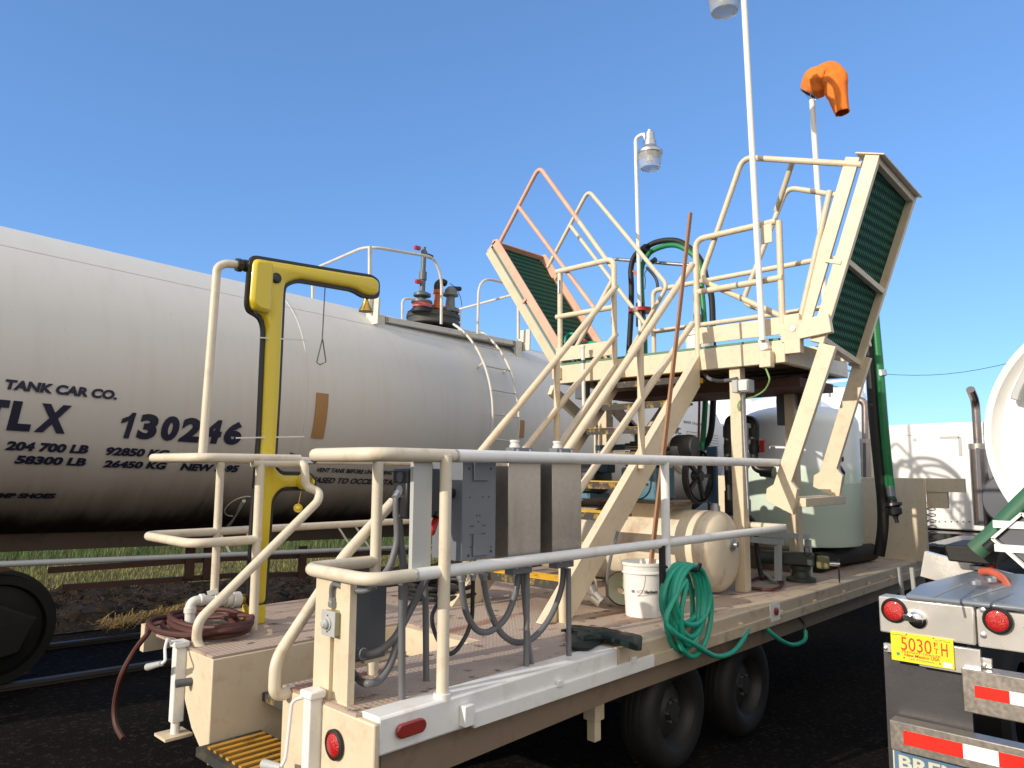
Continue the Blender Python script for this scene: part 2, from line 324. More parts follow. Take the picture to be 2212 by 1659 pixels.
# ------------------------------------------------------------------ text as thin raised lettering
def text_mb(s, f, bold=.012, th=.0015, shear=0.):
    c = bpy.data.curves.new('t', 'FONT'); c.body = s; c.offset = bold; c.resolution_u = 4; c.shear = shear; c.extrude = .5
    o = bpy.data.objects.new('t', c); sc.collection.objects.link(o)
    bpy.context.view_layer.update()
    me = bpy.data.meshes.new_from_object(o.evaluated_get(bpy.context.evaluated_depsgraph_get()))
    bpy.data.objects.remove(o); bpy.data.curves.remove(c)
    vs = [v.co.copy() for v in me.vertices]; x0 = min(v.x for v in vs); x1 = max(v.x for v in vs); y0 = min(v.y for v in vs); y1 = max(v.y for v in vs)
    mb = MB(); mb.v = [f((v.x-x0)/(x1-x0), (v.y-y0)/(y1-y0), (1 if v.z > 0 else -.5)*th) for v in vs]
    mb.f = [list(p.vertices) for p in me.polygons]; bpy.data.meshes.remove(me); return mb
def text_quad(s, bl, br, tl_, nrm, **k):                       # lettering on a flat face: bottom-left, bottom-right, top-left
    bl, br, tl_, nrm = V(bl), V(br), V(tl_), V(nrm).normalized()
    return text_mb(s, lambda a, b, h: bl+(br-bl)*a+(tl_-bl)*b+nrm*h, **k)
def glyphs_tank(items, y0, y1, a0, a1, bold=.055):          # letters one by one on the tank shell: (character, left x, right x)
    m = MB()
    for ch, xl, xr in items:
        ul, ur = cyl_hit(xl, y0)[0], cyl_hit(xr, y0)[0]; k = len(m.v); w = ur-ul
        if ch == '1': 
            P = [(.42, 0), (.80, 0), (1.0, 1), (.72, 1), (.55, .86), (.08, .74), (.05, .56), (.34, .62), (.55, .70)]; n = len(P)
            m.v += [tk(ul+w*x, a0+(a1-a0)*h, TR+.008) for x, h in P]+[tk(ul+w*x, a0+(a1-a0)*h, TR+.011) for x, h in P]
            m.f += [[k+i for i in range(n)], [k+n+i for i in range(n)][::-1]]+[[k+i, k+(i+1) % n, k+n+(i+1) % n, k+n+i] for i in range(n)]
        else:
            b = text_mb(ch, lambda a, h, t: tk(ul+w*(a*.93+.07*h), a0+(a1-a0)*h, TR+.009+t), bold=bold); m.v += b.v; m.f += [[i+k for i in f] for f in b.f]
    return m
def text_tank(s, pl, pr, ptop, **k):
    u0, a0 = cyl_hit(*pl); u1, a1 = cyl_hit(*pr); _, at = cyl_hit(*ptop); a0 = (a0+a1)/2
    return text_mb(s, lambda a, b, h: tk(u0+(u1-u0)*a, a0+(at-a0)*b, TR+.009+h), **k)
# ================================================================== ground, track, grass
def ground():
    m, nt, p, L = surf('dark_yard_asphalt'); g = nd(nt, 'ShaderNodeNewGeometry')
    n = nd(nt, 'ShaderNodeTexNoise'); n.inputs['Scale'].default_value = 2; n.inputs['Detail'].default_value = 9; L(g.outputs['Position'], n.inputs['Vector'])
    n2 = nd(nt, 'ShaderNodeTexNoise'); n2.inputs['Scale'].default_value = 90; n2.inputs['Detail'].default_value = 3; L(g.outputs['Position'], n2.inputs['Vector'])
    s = nd(nt, 'ShaderNodeSeparateXYZ'); L(g.outputs['Position'], s.inputs[0])
    def band(lo, hi):
        r = nd(nt, 'ShaderNodeMapRange'); r.inputs['From Min'].default_value = lo; r.inputs['From Max'].default_value = hi; L(s.outputs[1], r.inputs['Value']); return r.outputs[0]
    a = nd(nt, 'ShaderNodeMix', data_type='RGBA'); a.inputs[6].default_value = (.006, .0055, .005, 1); a.inputs[7].default_value = (.019, .016, .0135, 1); L(n.outputs['Fac'], a.inputs[0])
    b = nd(nt, 'ShaderNodeMix', data_type='RGBA'); b.inputs[7].default_value = (.16, .13, .06, 1); L(a.outputs[2], b.inputs[6]); L(band(12.4, 13.2), b.inputs[0])
    v = nd(nt, 'ShaderNodeTexVoronoi'); v.inputs['Scale'].default_value = 42; L(g.outputs['Position'], v.inputs['Vector'])
    vs = nd(nt, 'ShaderNodeSeparateColor'); L(v.outputs['Color'], vs.inputs[0])
    vr = nd(nt, 'ShaderNodeValToRGB'); vr.color_ramp.elements[0].position = .82; vr.color_ramp.elements[1].position = .97; L(vs.outputs[0], vr.inputs[0])
    c = nd(nt, 'ShaderNodeMix', data_type='RGBA'); c.inputs[7].default_value = (.034, .030, .026, 1); L(b.outputs[2], c.inputs[6]); L(vr.outputs[0], c.inputs[0])
    L(c.outputs[2], p.inputs['Base Color']); p.inputs['Roughness'].default_value = .95; p.inputs['Specular IOR Level'].default_value = .04
    bp = nd(nt, 'ShaderNodeBump'); bp.inputs['Strength'].default_value = .9; bp.inputs['Distance'].default_value = .03; L(n2.outputs['Fac'], bp.inputs['Height']); L(bp.outputs[0], p.inputs['Normal'])
    mb = MB(); xs = [-400, -60, -10, 0, 10, 30, 100, 400, 1500]; ys = [-800, -100, -10, 0, 7, 10, 30, 100, 1200]
    nx = len(xs); mb.v = [V((x, y, gz(x))) for y in ys for x in xs]
    mb.f = [(j*nx+i, j*nx+i+1, (j+1)*nx+i+1, (j+1)*nx+i) for j in range(len(ys)-1) for i in range(nx-1)]
    o = build(mb, 'ground', m, loc=(0, 0, 0)); o['kind'] = 'structure'
ground()
def bank():
    # dark churned mulch beside the track, a real low uneven bank
    mb = MB(); nx, ny = 200, 44; X0, X1, Y0, Y1 = -1, 16, 9.75, 12.9
    for j in range(ny+1):
        for i in range(nx+1):
            x = X0+(X1-X0)*i/nx; y = Y0+(Y1-Y0)*j/ny; e = min(1, j/5, (ny-j)/5)
            z = gz(x)+.012+e*(.08+.10*noise.noise(V((x*1.1, y*1.3, 0)))+.08*noise.noise(V((x*5, y*5, 3)))+.05*noise.noise(V((x*14, y*14, 7))))
            mb.v.append(V((x, y, z)))
    mb.f = [(j*(nx+1)+i, j*(nx+1)+i+1, (j+1)*(nx+1)+i+1, (j+1)*(nx+1)+i) for j in range(ny) for i in range(nx)]
    o = build(mb, 'mulch_bank', mat('dark_mulch', (.028, .021, .015), .95, stain=(.11, .075, .035), samt=.8, sscale=14, spec=.1), loc=(0, 0, 0)); o['kind'] = 'structure'
    ch = MB()
    for k in range(5200):
        x = random.uniform(-.5, 15); y = random.uniform(9.6, 12.9); z = gz(x)+.05+.13*random.random()
        d = V((random.uniform(-1, 1), random.uniform(-1, 1), random.uniform(-.5, .8))).normalized()*random.uniform(.02, .06)
        s = d.cross(V((random.random(), random.random(), 1))).normalized()*random.uniform(.004, .014); c = V((x, y, z))
        ch._add([c-d-s, c+d-s*.3, c+d+s*.3, c-d+s], [(0, 1, 2, 3)])
    o = build(ch, 'mulch_chips', mat('mulch_chips', (.05, .035, .022), .9, var=.6, sc_=40, spec=.1), loc=(0, 0, 0)); o['kind'] = 'stuff'
    st = MB()
    for k in range(1300):                              # a spill of pale straw
        t = random.random(); c0 = oz(225+190*t, 1352-38*t, gz(3)+.13)
        c = c0+V((random.gauss(0, .04), random.gauss(0, .11)*(1-.3*t), random.uniform(-.02, .05)))
        d = V((random.uniform(-1, 1), random.uniform(-1, 1), random.uniform(-.2, .5))).normalized()*random.uniform(.03, .09); s = V((-d.y, d.x, 0)).normalized()*.004
        st._add([c-d-s, c+d-s, c+d+s, c-d+s], [(0, 1, 2, 3)])
    o = build(st, 'straw', mat('dry_straw', (.36, .24, .07), .8, var=.4, sc_=30), loc=(0, 0, 0)); tag(o, 'loose yellow straw spilled on the dark mulch beside the rails', 'straw'); o['kind'] = 'stuff'
bank()
def grass(name, n, y0, y1, h0, h1, col, x0=-1, x1=22, pw=1.0):
    mb = MB()
    for k in range(n):
        x = random.uniform(x0, x1); y = y0+(y1-y0)*random.random()**pw; h = random.uniform(h0, h1)*(.6+.8*abs(noise.noise(V((x*.8, y*.8, 0)))))
        a = random.uniform(0, 6.28); l = V((math.cos(a), math.sin(a), 0)); s = V((-l.y, l.x, 0))*random.uniform(.004, .009); b = V((x, y, gz(x))); c = random.uniform(.1, .7)*h
        mb._add([b-s, b+s, b+l*c*.4+V((0, 0, h*.65))+s*.6, b+l*c+V((0, 0, h)), b+l*c*.4+V((0, 0, h*.65))-s*.6], [(0, 1, 2, 3, 4)])
    o = build(mb, name, mat(name+'_blades', col, .7, var=.55, sc_=4, stain=(.42, .36, .14), samt=.8, sscale=1.4), loc=(0, 0, 0)); o['kind'] = 'stuff'; return o
tag(grass('dry_grass', 26000, 12.4, 17.5, .05, .14, (.17, .19, .05)), 'dry olive and straw coloured grass strip behind the tank car', 'grass')
tag(grass('green_grass', 14000, 16.5, 22, .18, .42, (.045, .11, .022), pw=.8), 'taller bright green grass growing beyond the dry strip', 'grass')
hd = MB()
for k in range(5200):
    x = random.uniform(-3, 32); y = random.uniform(21.5, 23.5); c = V((x, y, gz(x)+random.uniform(0, .9)))
    d = V((random.uniform(-1, 1), random.uniform(-1, 1), random.uniform(-1, 1))).normalized()*.13; s = d.cross(V((0, .3, 1))).normalized()*.07; hd._add([c-d, c+s, c+d, c-s], [(0, 1, 2, 3)])
o = build(hd, 'brush', mat('brush_leaves', (.03, .055, .018), .8, var=.5, sc_=5), loc=(0, 0, 0)); tag(o, 'low dark brush along the far side of the grass', 'brush'); o['kind'] = 'stuff'
# rails, ties
def rail_track():
    root = thing('railway_track', 'pair of dark steel rails on ties under the tank cars', 'track', (0, 8.2, 0))
    RH = -2.63+.02                                        # rail head below the tank centre
    for s in (-.7, .75):
        m = MB(); a = lambda u, ds, dh: tl(u, s+ds, RH+dh)
        prof = [(-.07, -.16), (.07, -.16), (.07, -.145), (.012, -.125), (.012, -.04), (.036, -.03), (.036, 0), (-.036, 0), (-.036, -.03), (-.012, -.04), (-.012, -.125), (-.07, -.145)]
        m.plate([a(-12, *q) for q in prof], TD*60); build(m, 'rail', mat('worn_rail_steel', (.045, .04, .038), .6, .2), root)
    m = MB()
    for k in range(70): m.obox(tl(-4+k*.55, .02, RH-.19), TD*.11, TS*1.3, TU*.05)
    build(m, 'ties', mat('creosote_ties', (.018, .015, .013), .9), root)['kind'] = 'stuff'
rail_track()
# ================================================================== the tank car
def head(r, u0, u1, dp, n=9):
    pr = [(r*math.sin(math.pi/2*i/n), u0-dp*math.cos(math.pi/2*i/n)) for i in range(n+1)]
    return pr+[(r*math.sin(math.pi/2*(n-i)/n), u1+dp*math.sin(math.pi/2*i/n)) for i in range(n+1)]
def wheelset(root, u, wm):
    for s in (-.72, .77):
        m = MB(); m.lathe([(.05, -.08), (.16, -.08), (.17, -.03), (.36, -.01), (.38, -.06), (.45, -.06), (.455, .055), (.49, .06), (.49, .085), (.40, .085), (.36, .05), (.05, .05)], tl(u, s, -2.61+.455), TS*(1 if s < 0 else -1), n=40)
        wh = build(m, 'wheel', wm, root)
        m = MB(); m.cyl(tl(u, s*1.42, -2.155), tl(u, s, -2.155), .11); m.cyl(tl(u, s*1.47, -2.155), tl(u, s*1.42, -2.155), .13); build(m, 'axle_end', M['under'], wh)
def tank_car():
    root = thing('tank_car', 'long white railway tank car with dark blue lettering, brown grime and a top walkway', 'tank car', tl(6.5, 0, -2.6))
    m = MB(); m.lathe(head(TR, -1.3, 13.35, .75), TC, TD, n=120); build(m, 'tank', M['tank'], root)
    m = MB(); u, a = cyl_hit(628, 665)
    m.tube([tk(u, x, TR+.002) for x in range(-60, 95, 3)], .004, n=6); build(m, 'weld_seam', M['tank'], root)
    _, a = cyl_hit(200, 572); m = MB(); m.tube([tk(-1, a, TR), tk(u, a, TR), tk(13, a, TR)], .004, n=6); build(m, 'weld_seam', M['tank'], root)
    for s, l, r, t in (('TANK CAR CO.', (9, 839), (251, 865), (9, 818)), 
                       ('204 700 LB', (9, 972), (188, 979), (12, 951)), ('92850 KG', (226, 983), (362, 988), (226, 964)), ('58300 LB', (29, 1001), (183, 1005), (32, 982)),
                       ('26450 KG', (221, 1009), (357, 1012), (221, 992)), ('NEW 5-95', (387, 1016), (512, 1019), (387, 999)), ('VENT TANK BEFORE UNLOADING', (682, 1018), (845, 1025), (682, 1009)),
                       ('LEASED TO OCCIDENTAL C', (662, 1041), (866, 1047), (662, 1029)), ('MP SHOES', (-6, 1074), (117, 1075), (0, 1063)),
                       ('MP SHOES', (1560, 1075), (1600, 1075), (1560, 1069))):
        if l[0] > 1500: continue
        build(text_tank(s, l, r, t, bold=.025 if len(s) > 12 else .05, shear=.12), 'lettering', M['navy'] if len(s) < 14 else M['ink'], root, ang=20)
    for s, l, r, t in (('RIC', (1452, 937), (1471, 937), (1452, 922)), ('DOT 111A 100', (1478, 915), (1522, 920), (1478, 909))):
        build(text_tank(s, l, r, t, bold=.012), 'lettering', M['ink'], root, ang=20)
    m = glyphs_tank([('1', 251, 282), ('3', 291, 335), ('0', 341, 382), ('2', 384, 431), ('4', 434, 476), ('6', 480, 521)], 950, 0, -21, -11.7)
    build(m, 'car_number', M['navy'], root, ang=20)
    build(glyphs_tank([('T', -46, 9), ('L', 12, 66), ('X', 72, 145)], 932, 0, -20.8, -11.2), 'car_initials', M['navy'], root, ang=20)
    m = MB(); u0, a0 = cyl_hit(1483, 932); u1, _ = cyl_hit(1555, 940)
    for k in range(12):
        a = a0-k*2.1; m.tube([tk(u0, a, TR+.006), tk(u1-.1, a, TR+.006)], .003, n=4)
    m.tube([tk(u0, a0, TR+.006), tk(u0, a0-23, TR+.006)], .003, n=4); build(m, 'test_data_table', M['ink'], root)
    def sheet(p0, p1, lb):
        u0, a0 = cyl_hit(*p0); u1, a1 = cyl_hit(*p1); mm = MB()
        for k in range(9):
            a = a0+(a1-a0)*k/8
            mm.v += [tk(u0, a, TR+.004), tk(u1, a, TR+.004), tk(u1, a, TR+.012), tk(u0, a, TR+.012)]
        for k in range(8):
            b = k*4; mm.f += [(b+3, b+2, b+6, b+7), (b, b+4, b+5, b+1), (b+1, b+5, b+6, b+2), (b, b+3, b+7, b+4)]
        mm.f += [(0, 1, 2, 3), (32, 35, 34, 33)]; lab(build(mm, 'blank_panel', M['placard'], root), lb)
    sheet((683, 848), (697, 947), 'tan rectangular panel beside the yellow shower column')
    sheet((1120, 907), (1130, 946), 'small tan rectangular panel right of the ladder'); sheet((1213, 944), (1221, 970), 'small tan rectangular panel behind the stairs')
    m = MB()                                               # round patches beside the shell foot
    u, a = cyl_hit(520, 1095); m.tube([tk(u+.16*math.cos(t/3)*1.0, a+7*math.sin(t/3), TR+.005) for t in range(3, 15)], .006, n=6)
    u2, _ = cyl_hit(525, 1080); m.tube([tk(u2, a+5, TR+.02), tk(u2+.12, a-22, TR+.03)], .02, n=8); build(m, 'drain_pad', M['trim'], root)
    # ladder over the shell
    uA, _ = cyl_hit(1047, 938); uB, _ = cyl_hit(1103, 945)
    for uu in (uA, uB):
        m = MB(); m.tube([tk(uu, x, TR+.13) for x in range(-22, 66, 4)], .017, n=8); build(m, 'ladder_stile', M['trim'], root)
    m = MB()
    for a in (-21, -9, 3, 15, 28, 42, 56):
        p, q = tk(uA, a, TR+.13), tk(uB, a, TR+.13); build(MB().tube([p, q], .011, n=8), 'rung', M['trim'], root)
    for a in (-20, 30):
        for uu in (uA, uB): m.tube([tk(uu, a, TR+.13), tk(uu, a, TR)], .014, n=6)
    m.tube([tk(uA-.0, -22, TR+.13), tk(uA-.22, -22, TR+.1), tk(uA-.25, -24, TR)], .014, n=6); build(m, 'ladder_bracket', M['trim'], root)
    # walkway
    yN = 7.42
    p = oy(805, 684, yN); q = oy(1132, 744, yN); p = V((p.x, p.y, p.z)); q = V((q.x, q.y, q.z))
    W = build(MB().obox((p+q)/2+TS*.13, (q-p)/2, TS*.13, TU*.035), 'walkway_plank', M['trim'], root, bev=.004)
    build(MB().obox((p+q)/2+TS*1.65, (q-p)/2, TS*.13, TU*.035), 'walkway_plank', M['trim'], root)
    L = (q-p); e = L.normalized()
    for c in (p+e*.12, q-e*.12):
        build(MB().obox(c+TS*.9, e*.12, TS*.9, TU*.03), 'walkway_cross_plank', M['trim'], root)
        build(MB().box(c+V((-.06, -.01, -.28)), c+V((.06, .03, .04))), 'walkway_bracket', M['trim'], root)
    for dx in (.0, L.length): build(MB().obox(p+e*dx+TU*.06, e*.012, TS*.12, TU*.16), 'toe_plate', M['trim'], root)
    def rl(pts, r=.019): return build(MB().tube(smooth_path(pts, .28, 8), r, n=10), 'walkway_rail', M['trim'], root)
    top = oy(800, 530, yN).z; cr = oy(793, 531, yN)
    def yy(px, py, y): return oy(px, py, y)
    f = yy(687, 577, 9.0)
    rl([V((f.x, 9.0, f.z)), cr, oy(938, 556, yN), oy(954, 600, yN), oy(953, 700, yN)])
    for px, py0, py1, y in ((799, 532, 678, yN), (676, 600, 655, 9.0), (1120, 640, 732, yN), (993, 667, 725, 9.0)):
        a, b = oy(px, py0, y), oy(px, py1, y); build(MB().beam(a, b, .035, .035, up=(1, 0, 0)), 'walkway_post', M['trim'], root)
    rl([oy(1032, 722, yN), oy(1034, 598, yN), oy(1125, 618, yN), oy(1135, 640, yN)])
    rl([oy(993, 668, 9.0), oy(1118, 634, yN)])
    rl([oy(869, 700, 9.0), oy(869, 645, 9.0), oy(892, 645, 9.0), oy(985, 668, 9.0)])
    # protective housing and valves
    c0 = oy(936, 686, 8.25); r0 = .38
    m = MB(); m.lathe([(r0*1.05, -.13), (r0*1.05, -.08), (r0, -.08), (r0, -.03), (r0*1.04, -.03), (r0*1.04, .02), (r0*.9, .05), (0, .06)], c0, TU, n=40); dm = build(m, 'manway_cover', mat('weathered_cover_steel', (.06, .065, .06), .6, .3, stain=(.03, .03, .03), samt=.8), root)
    for k in range(24):
        t = k*math.pi/12; b = c0+(TD*math.cos(t)+TS*math.sin(t))*r0*.97; build(MB().cyl(b+TU*.0, b+TU*.06, .016, n=6), 'bolt', M['rubber'], dm)
    def valve(px, py, prof, mt, nm='valve', lbl=None):
        c = oy(px, py, 8.1); o = build(MB().lathe(prof, c, TU, n=24), nm, mt, root)
        if lbl: lab(o, lbl)
        return o, c
    vb, c = valve(911, 672, [(.15, -.02), (.15, .02), (.125, .03), (.125, .05)], M['rubber'])
    vr, c = valve(911, 669, [(.135, .03), (.135, .11)], mat('faded_red_flange', (.50, .10, .11), .5), lbl='faded red flanged ring at the foot of the tall pipe')
    vt, c = valve(911, 655, [(.15, .0), (.15, .03), (.06, .04), (.05, .08), (.125, .10), (.125, .135), (.07, .16), (.04, .18), (.04, .34), (.055, .34), (.055, .46), (.035, .47), (.035, .70), (.045, .70), (.045, .77), (.025, .78), (.025, .83)], mat('dark_grey_valve_pipe', (.09, .11, .12), .4), lbl='tall dark grey pipe with two small red levers')
    for px, py in ((907, 611), (905, 538+0)):
        a = oy(px-9, py-4, 8.1); b = oy(px+2, py-1, 8.1); build(MB().beam(a, b, .045, .05), 'lever', M['red'], vt)
    build(MB().tube([oy(914, 551, 8.1), oy(923, 552, 8.1), oy(933, 556, 8.1)], .035), 'side_outlet', M['rubber'], vt)
    vo, c = valve(945, 665, [(.09, -.02), (.09, .03), (.055, .04), (.055, .2), (.075, .21), (.075, .26), (.05, .27), (.05, .34)], mat('orange_valve_body', (.55, .12, .03), .5, stain=(.1, .05, .03), samt=.6), lbl='orange valve with a black elbow beside the red flange')
    build(MB().tube([oy(945, 632, 8.1), oy(944, 615, 8.1), oy(953, 608, 8.1), oy(962, 612, 8.1)], .05, fil=.1), 'elbow', M['rubber'], vo)
    vg, c = valve(972, 672, [(.14, -.02), (.14, .03), (.1, .05), (.075, .06), (.06, .22), (.115, .23), (.115, .26), (.095, .26), (.095, .31), (.07, .34), (.05, .36), (.03, .37)], mat('pale_grey_valve_body', (.16, .17, .17), .5, stain=(.03, .03, .03), samt=.9, sscale=5), lbl='pale grey necked valve with a dark cap, rightmost on the cover')
    build(MB().tube([oy(972, 623, 8.1), oy(994, 624, 8.1)], .035), 'side_outlet', M['rubber'], vg)
    build(MB().tube(spline([oy(972, 612, 8.1), oy(984, 622, 8.1), oy(994, 640, 8.1), oy(998, 662, 8.1)]), .005, n=5), 'tether', M['black'], vg)
    # underframe
    m = MB(); m.obox(tl(6.0, 0, -1.46), TD*9.0, TS*.32, TU*.09); build(m, 'centre_sill', M['under'], root)
    for u0 in (-.2, 12.2):
        m = MB(); m.plate([tl(u0-1.3, -1.15, -1.35), tl(u0+1.2, -1.15, -1.35), tl(u0+1.9, -1.15, -1.62), tl(u0+.3, -1.15, -1.80), tl(u0-1.3, -1.15, -1.80)], TS*.08); build(m, 'bolster', M['rustred'], root)
        m = MB(); m.obox(tl(u0, 0, -1.55), TD*.3, TS*1.3, TU*.2); build(m, 'bolster_beam', M['under'], root)
    wm = mat('dark_wheel_steel', (.007, .007, .007), .55, .3, stain=(.03, .028, .025), samt=.5)
    for u in (1.70, -.1, 12.0, 13.8): wheelset(root, u-.0, wm)
    for u in (.8, 12.9):
        m = MB(); m.plate([tl(u-1.12, -1.02, -2.02), tl(u-.5, -1.02, -1.72), tl(u+.5, -1.02, -1.72), tl(u+1.12, -1.02, -2.02), tl(u+1.02, -1.02, -2.3), tl(u+.5, -1.02, -2.42), tl(u-.5, -1.02, -2.42), tl(u-1.02, -1.02, -2.3)], -TS*.1)
        build(m, 'side_frame', wm, root, bev=.03)
    yh = 6.85; z0 = oy(0, 1219, yh); z1 = oy(527, 1197, yh); d = (z1-z0)/(z1.x-z0.x)
    hp = build(MB().tube([z0-d*1.2, z0+d*9.5], .024), 'side_handrail', M['lgrey'], root)
    for x in (3.35, 3.62, 4.72, 4.95, 6.1, 8.4):
        m = MB(); p = z0+d*(x-z0.x); m.tube([p+V((0, .02, .0)), p+V((0, .3, .22))], .012, n=6); build(m, 'handrail_bracket', M['trim'], root)
    for (a, b) in (((105, 1232), (456, 1208)), ((137, 1269), (503, 1243)), ((456, 1208), (890, 1192)), ((503, 1243), (900, 1236))):
        build(MB().beam(oy(*a, 8.2), oy(*b, 8.2), .05, .055), 'brake_rod', M['rustred'], root)
    for px in (412, 451, 548, 655): build(MB().beam(oy(px, 1180, 8.15), oy(px-4, 1250, 8.15), .10, .03, up=(0, 1, 0)), 'hanger', M['rustred'], root)
    return root
tank_car()
def tank_car_b():
    c = TC+TD*15.4
    root = thing('tank_car', 'white domed end of a second railway tank car standing beyond the lettered one', 'tank car', tl(24, 0, -2.6))
    m = MB(); m.lathe(head(1.5, .75, 14, .75), c, TD, n=80); build(m, 'tank', M['tankw'], root)
    p = c+TD*6; m = MB(); m.lathe([(.75, 1.3), (.75, 1.75), (.6, 1.9), (0, 1.95)], p, TU, n=30); build(m, 'top_housing', M['tankw'], root)
    for h in (2.1, 2.7): build(MB().tube([p+TD*a*1.6+TS*b*1.1+TU*h for a, b in ((-1, -1), (1, -1), (1, 1), (-1, 1))], .025, closed=True, n=6), 'walkway_rail', M['tankw'], root)
    for a, b in ((-1, -1), (1, -1), (1, 1), (-1, 1)): build(MB().tube([p+TD*a*1.6+TS*b*1.1+TU*1.2, p+TD*a*1.6+TS*b*1.1+TU*2.7], .03, n=6), 'walkway_post', M['tankw'], root)
    wm = bpy.data.materials['dark_wheel_steel']
    for u in (16.8, 18.6, 27.5, 29.3): wheelset(root, u, wm)
tank_car_b()

def storage_tank():
    c = V((12.3, 5.3, gz(12.3))); r = .92
    root = thing('storage_tank', 'bright white dome topped upright tank behind the pale green tank', 'tank', c)
    zt = 2.55-c.z; prof = [(r, .75), (r, zt)]+[(r*math.cos(t), zt+.62*math.sin(t)) for t in [k*math.pi/2/10 for k in range(1, 10)]]+[(.05, zt+.62)]
    build(MB().lathe(prof, c, (0, 0, 1), n=72), 'shell', M['truckwhite'], root); build(MB().lathe([(r*.9, 0), (r*.9, .75)], c, (0, 0, 1), n=40), 'plinth', M['under'], root)
    p = V((c.x-.5, c.y-.35, c.z+zt+.48)); build(MB().lathe([(.12, 0), (.12, .2), (.09, .26), (0, .27)], p, (0, 0, 1), n=20), 'vent', M['truckwhite'], root)
    X = 15; a, b = ox(1775, 880, X), ox(1868, 880, X)
    r2 = thing('storage_tank', 'white squat tank with a thin white pipe rail on its top beyond the gangway steps', 'tank', V((X, (a.y+b.y)/2, gz(X))))
    y = (a.y+b.y)/2; rr_ = (a.y-b.y)/2; zc = ox(1800, 842, X).z
    build(MB().lathe([(rr_*.9, 0), (rr_*.9, 1.3)], (X, y, gz(X)), (0, 0, 1), n=40), 'plinth', M['under'], r2); build(MB().lathe([(rr_, 1.3), (rr_, zc-gz(X)-.1), (rr_*.85, zc-gz(X))], (X, y, gz(X)), (0, 0, 1), n=48), 'shell', M['truckwhite'], r2)
    z1 = ox(1850, 822, X).z
    build(MB().tube(smooth_path([V((X, y+rr_, zc-.1)), V((X, y+rr_, z1)), V((X, y-rr_*.9, z1+.03)), V((X, y-rr_*.9, zc-.5))], .15), .025, n=8), 'top_rail', M['truckwhite'], r2)
    build(MB().tube([V((X-.6, y+rr_*.3, z1)), V((X-.6, y+rr_*.3, zc-.1))], .03, n=6), 'rail_post', M['truckwhite'], r2)
storage_tank()
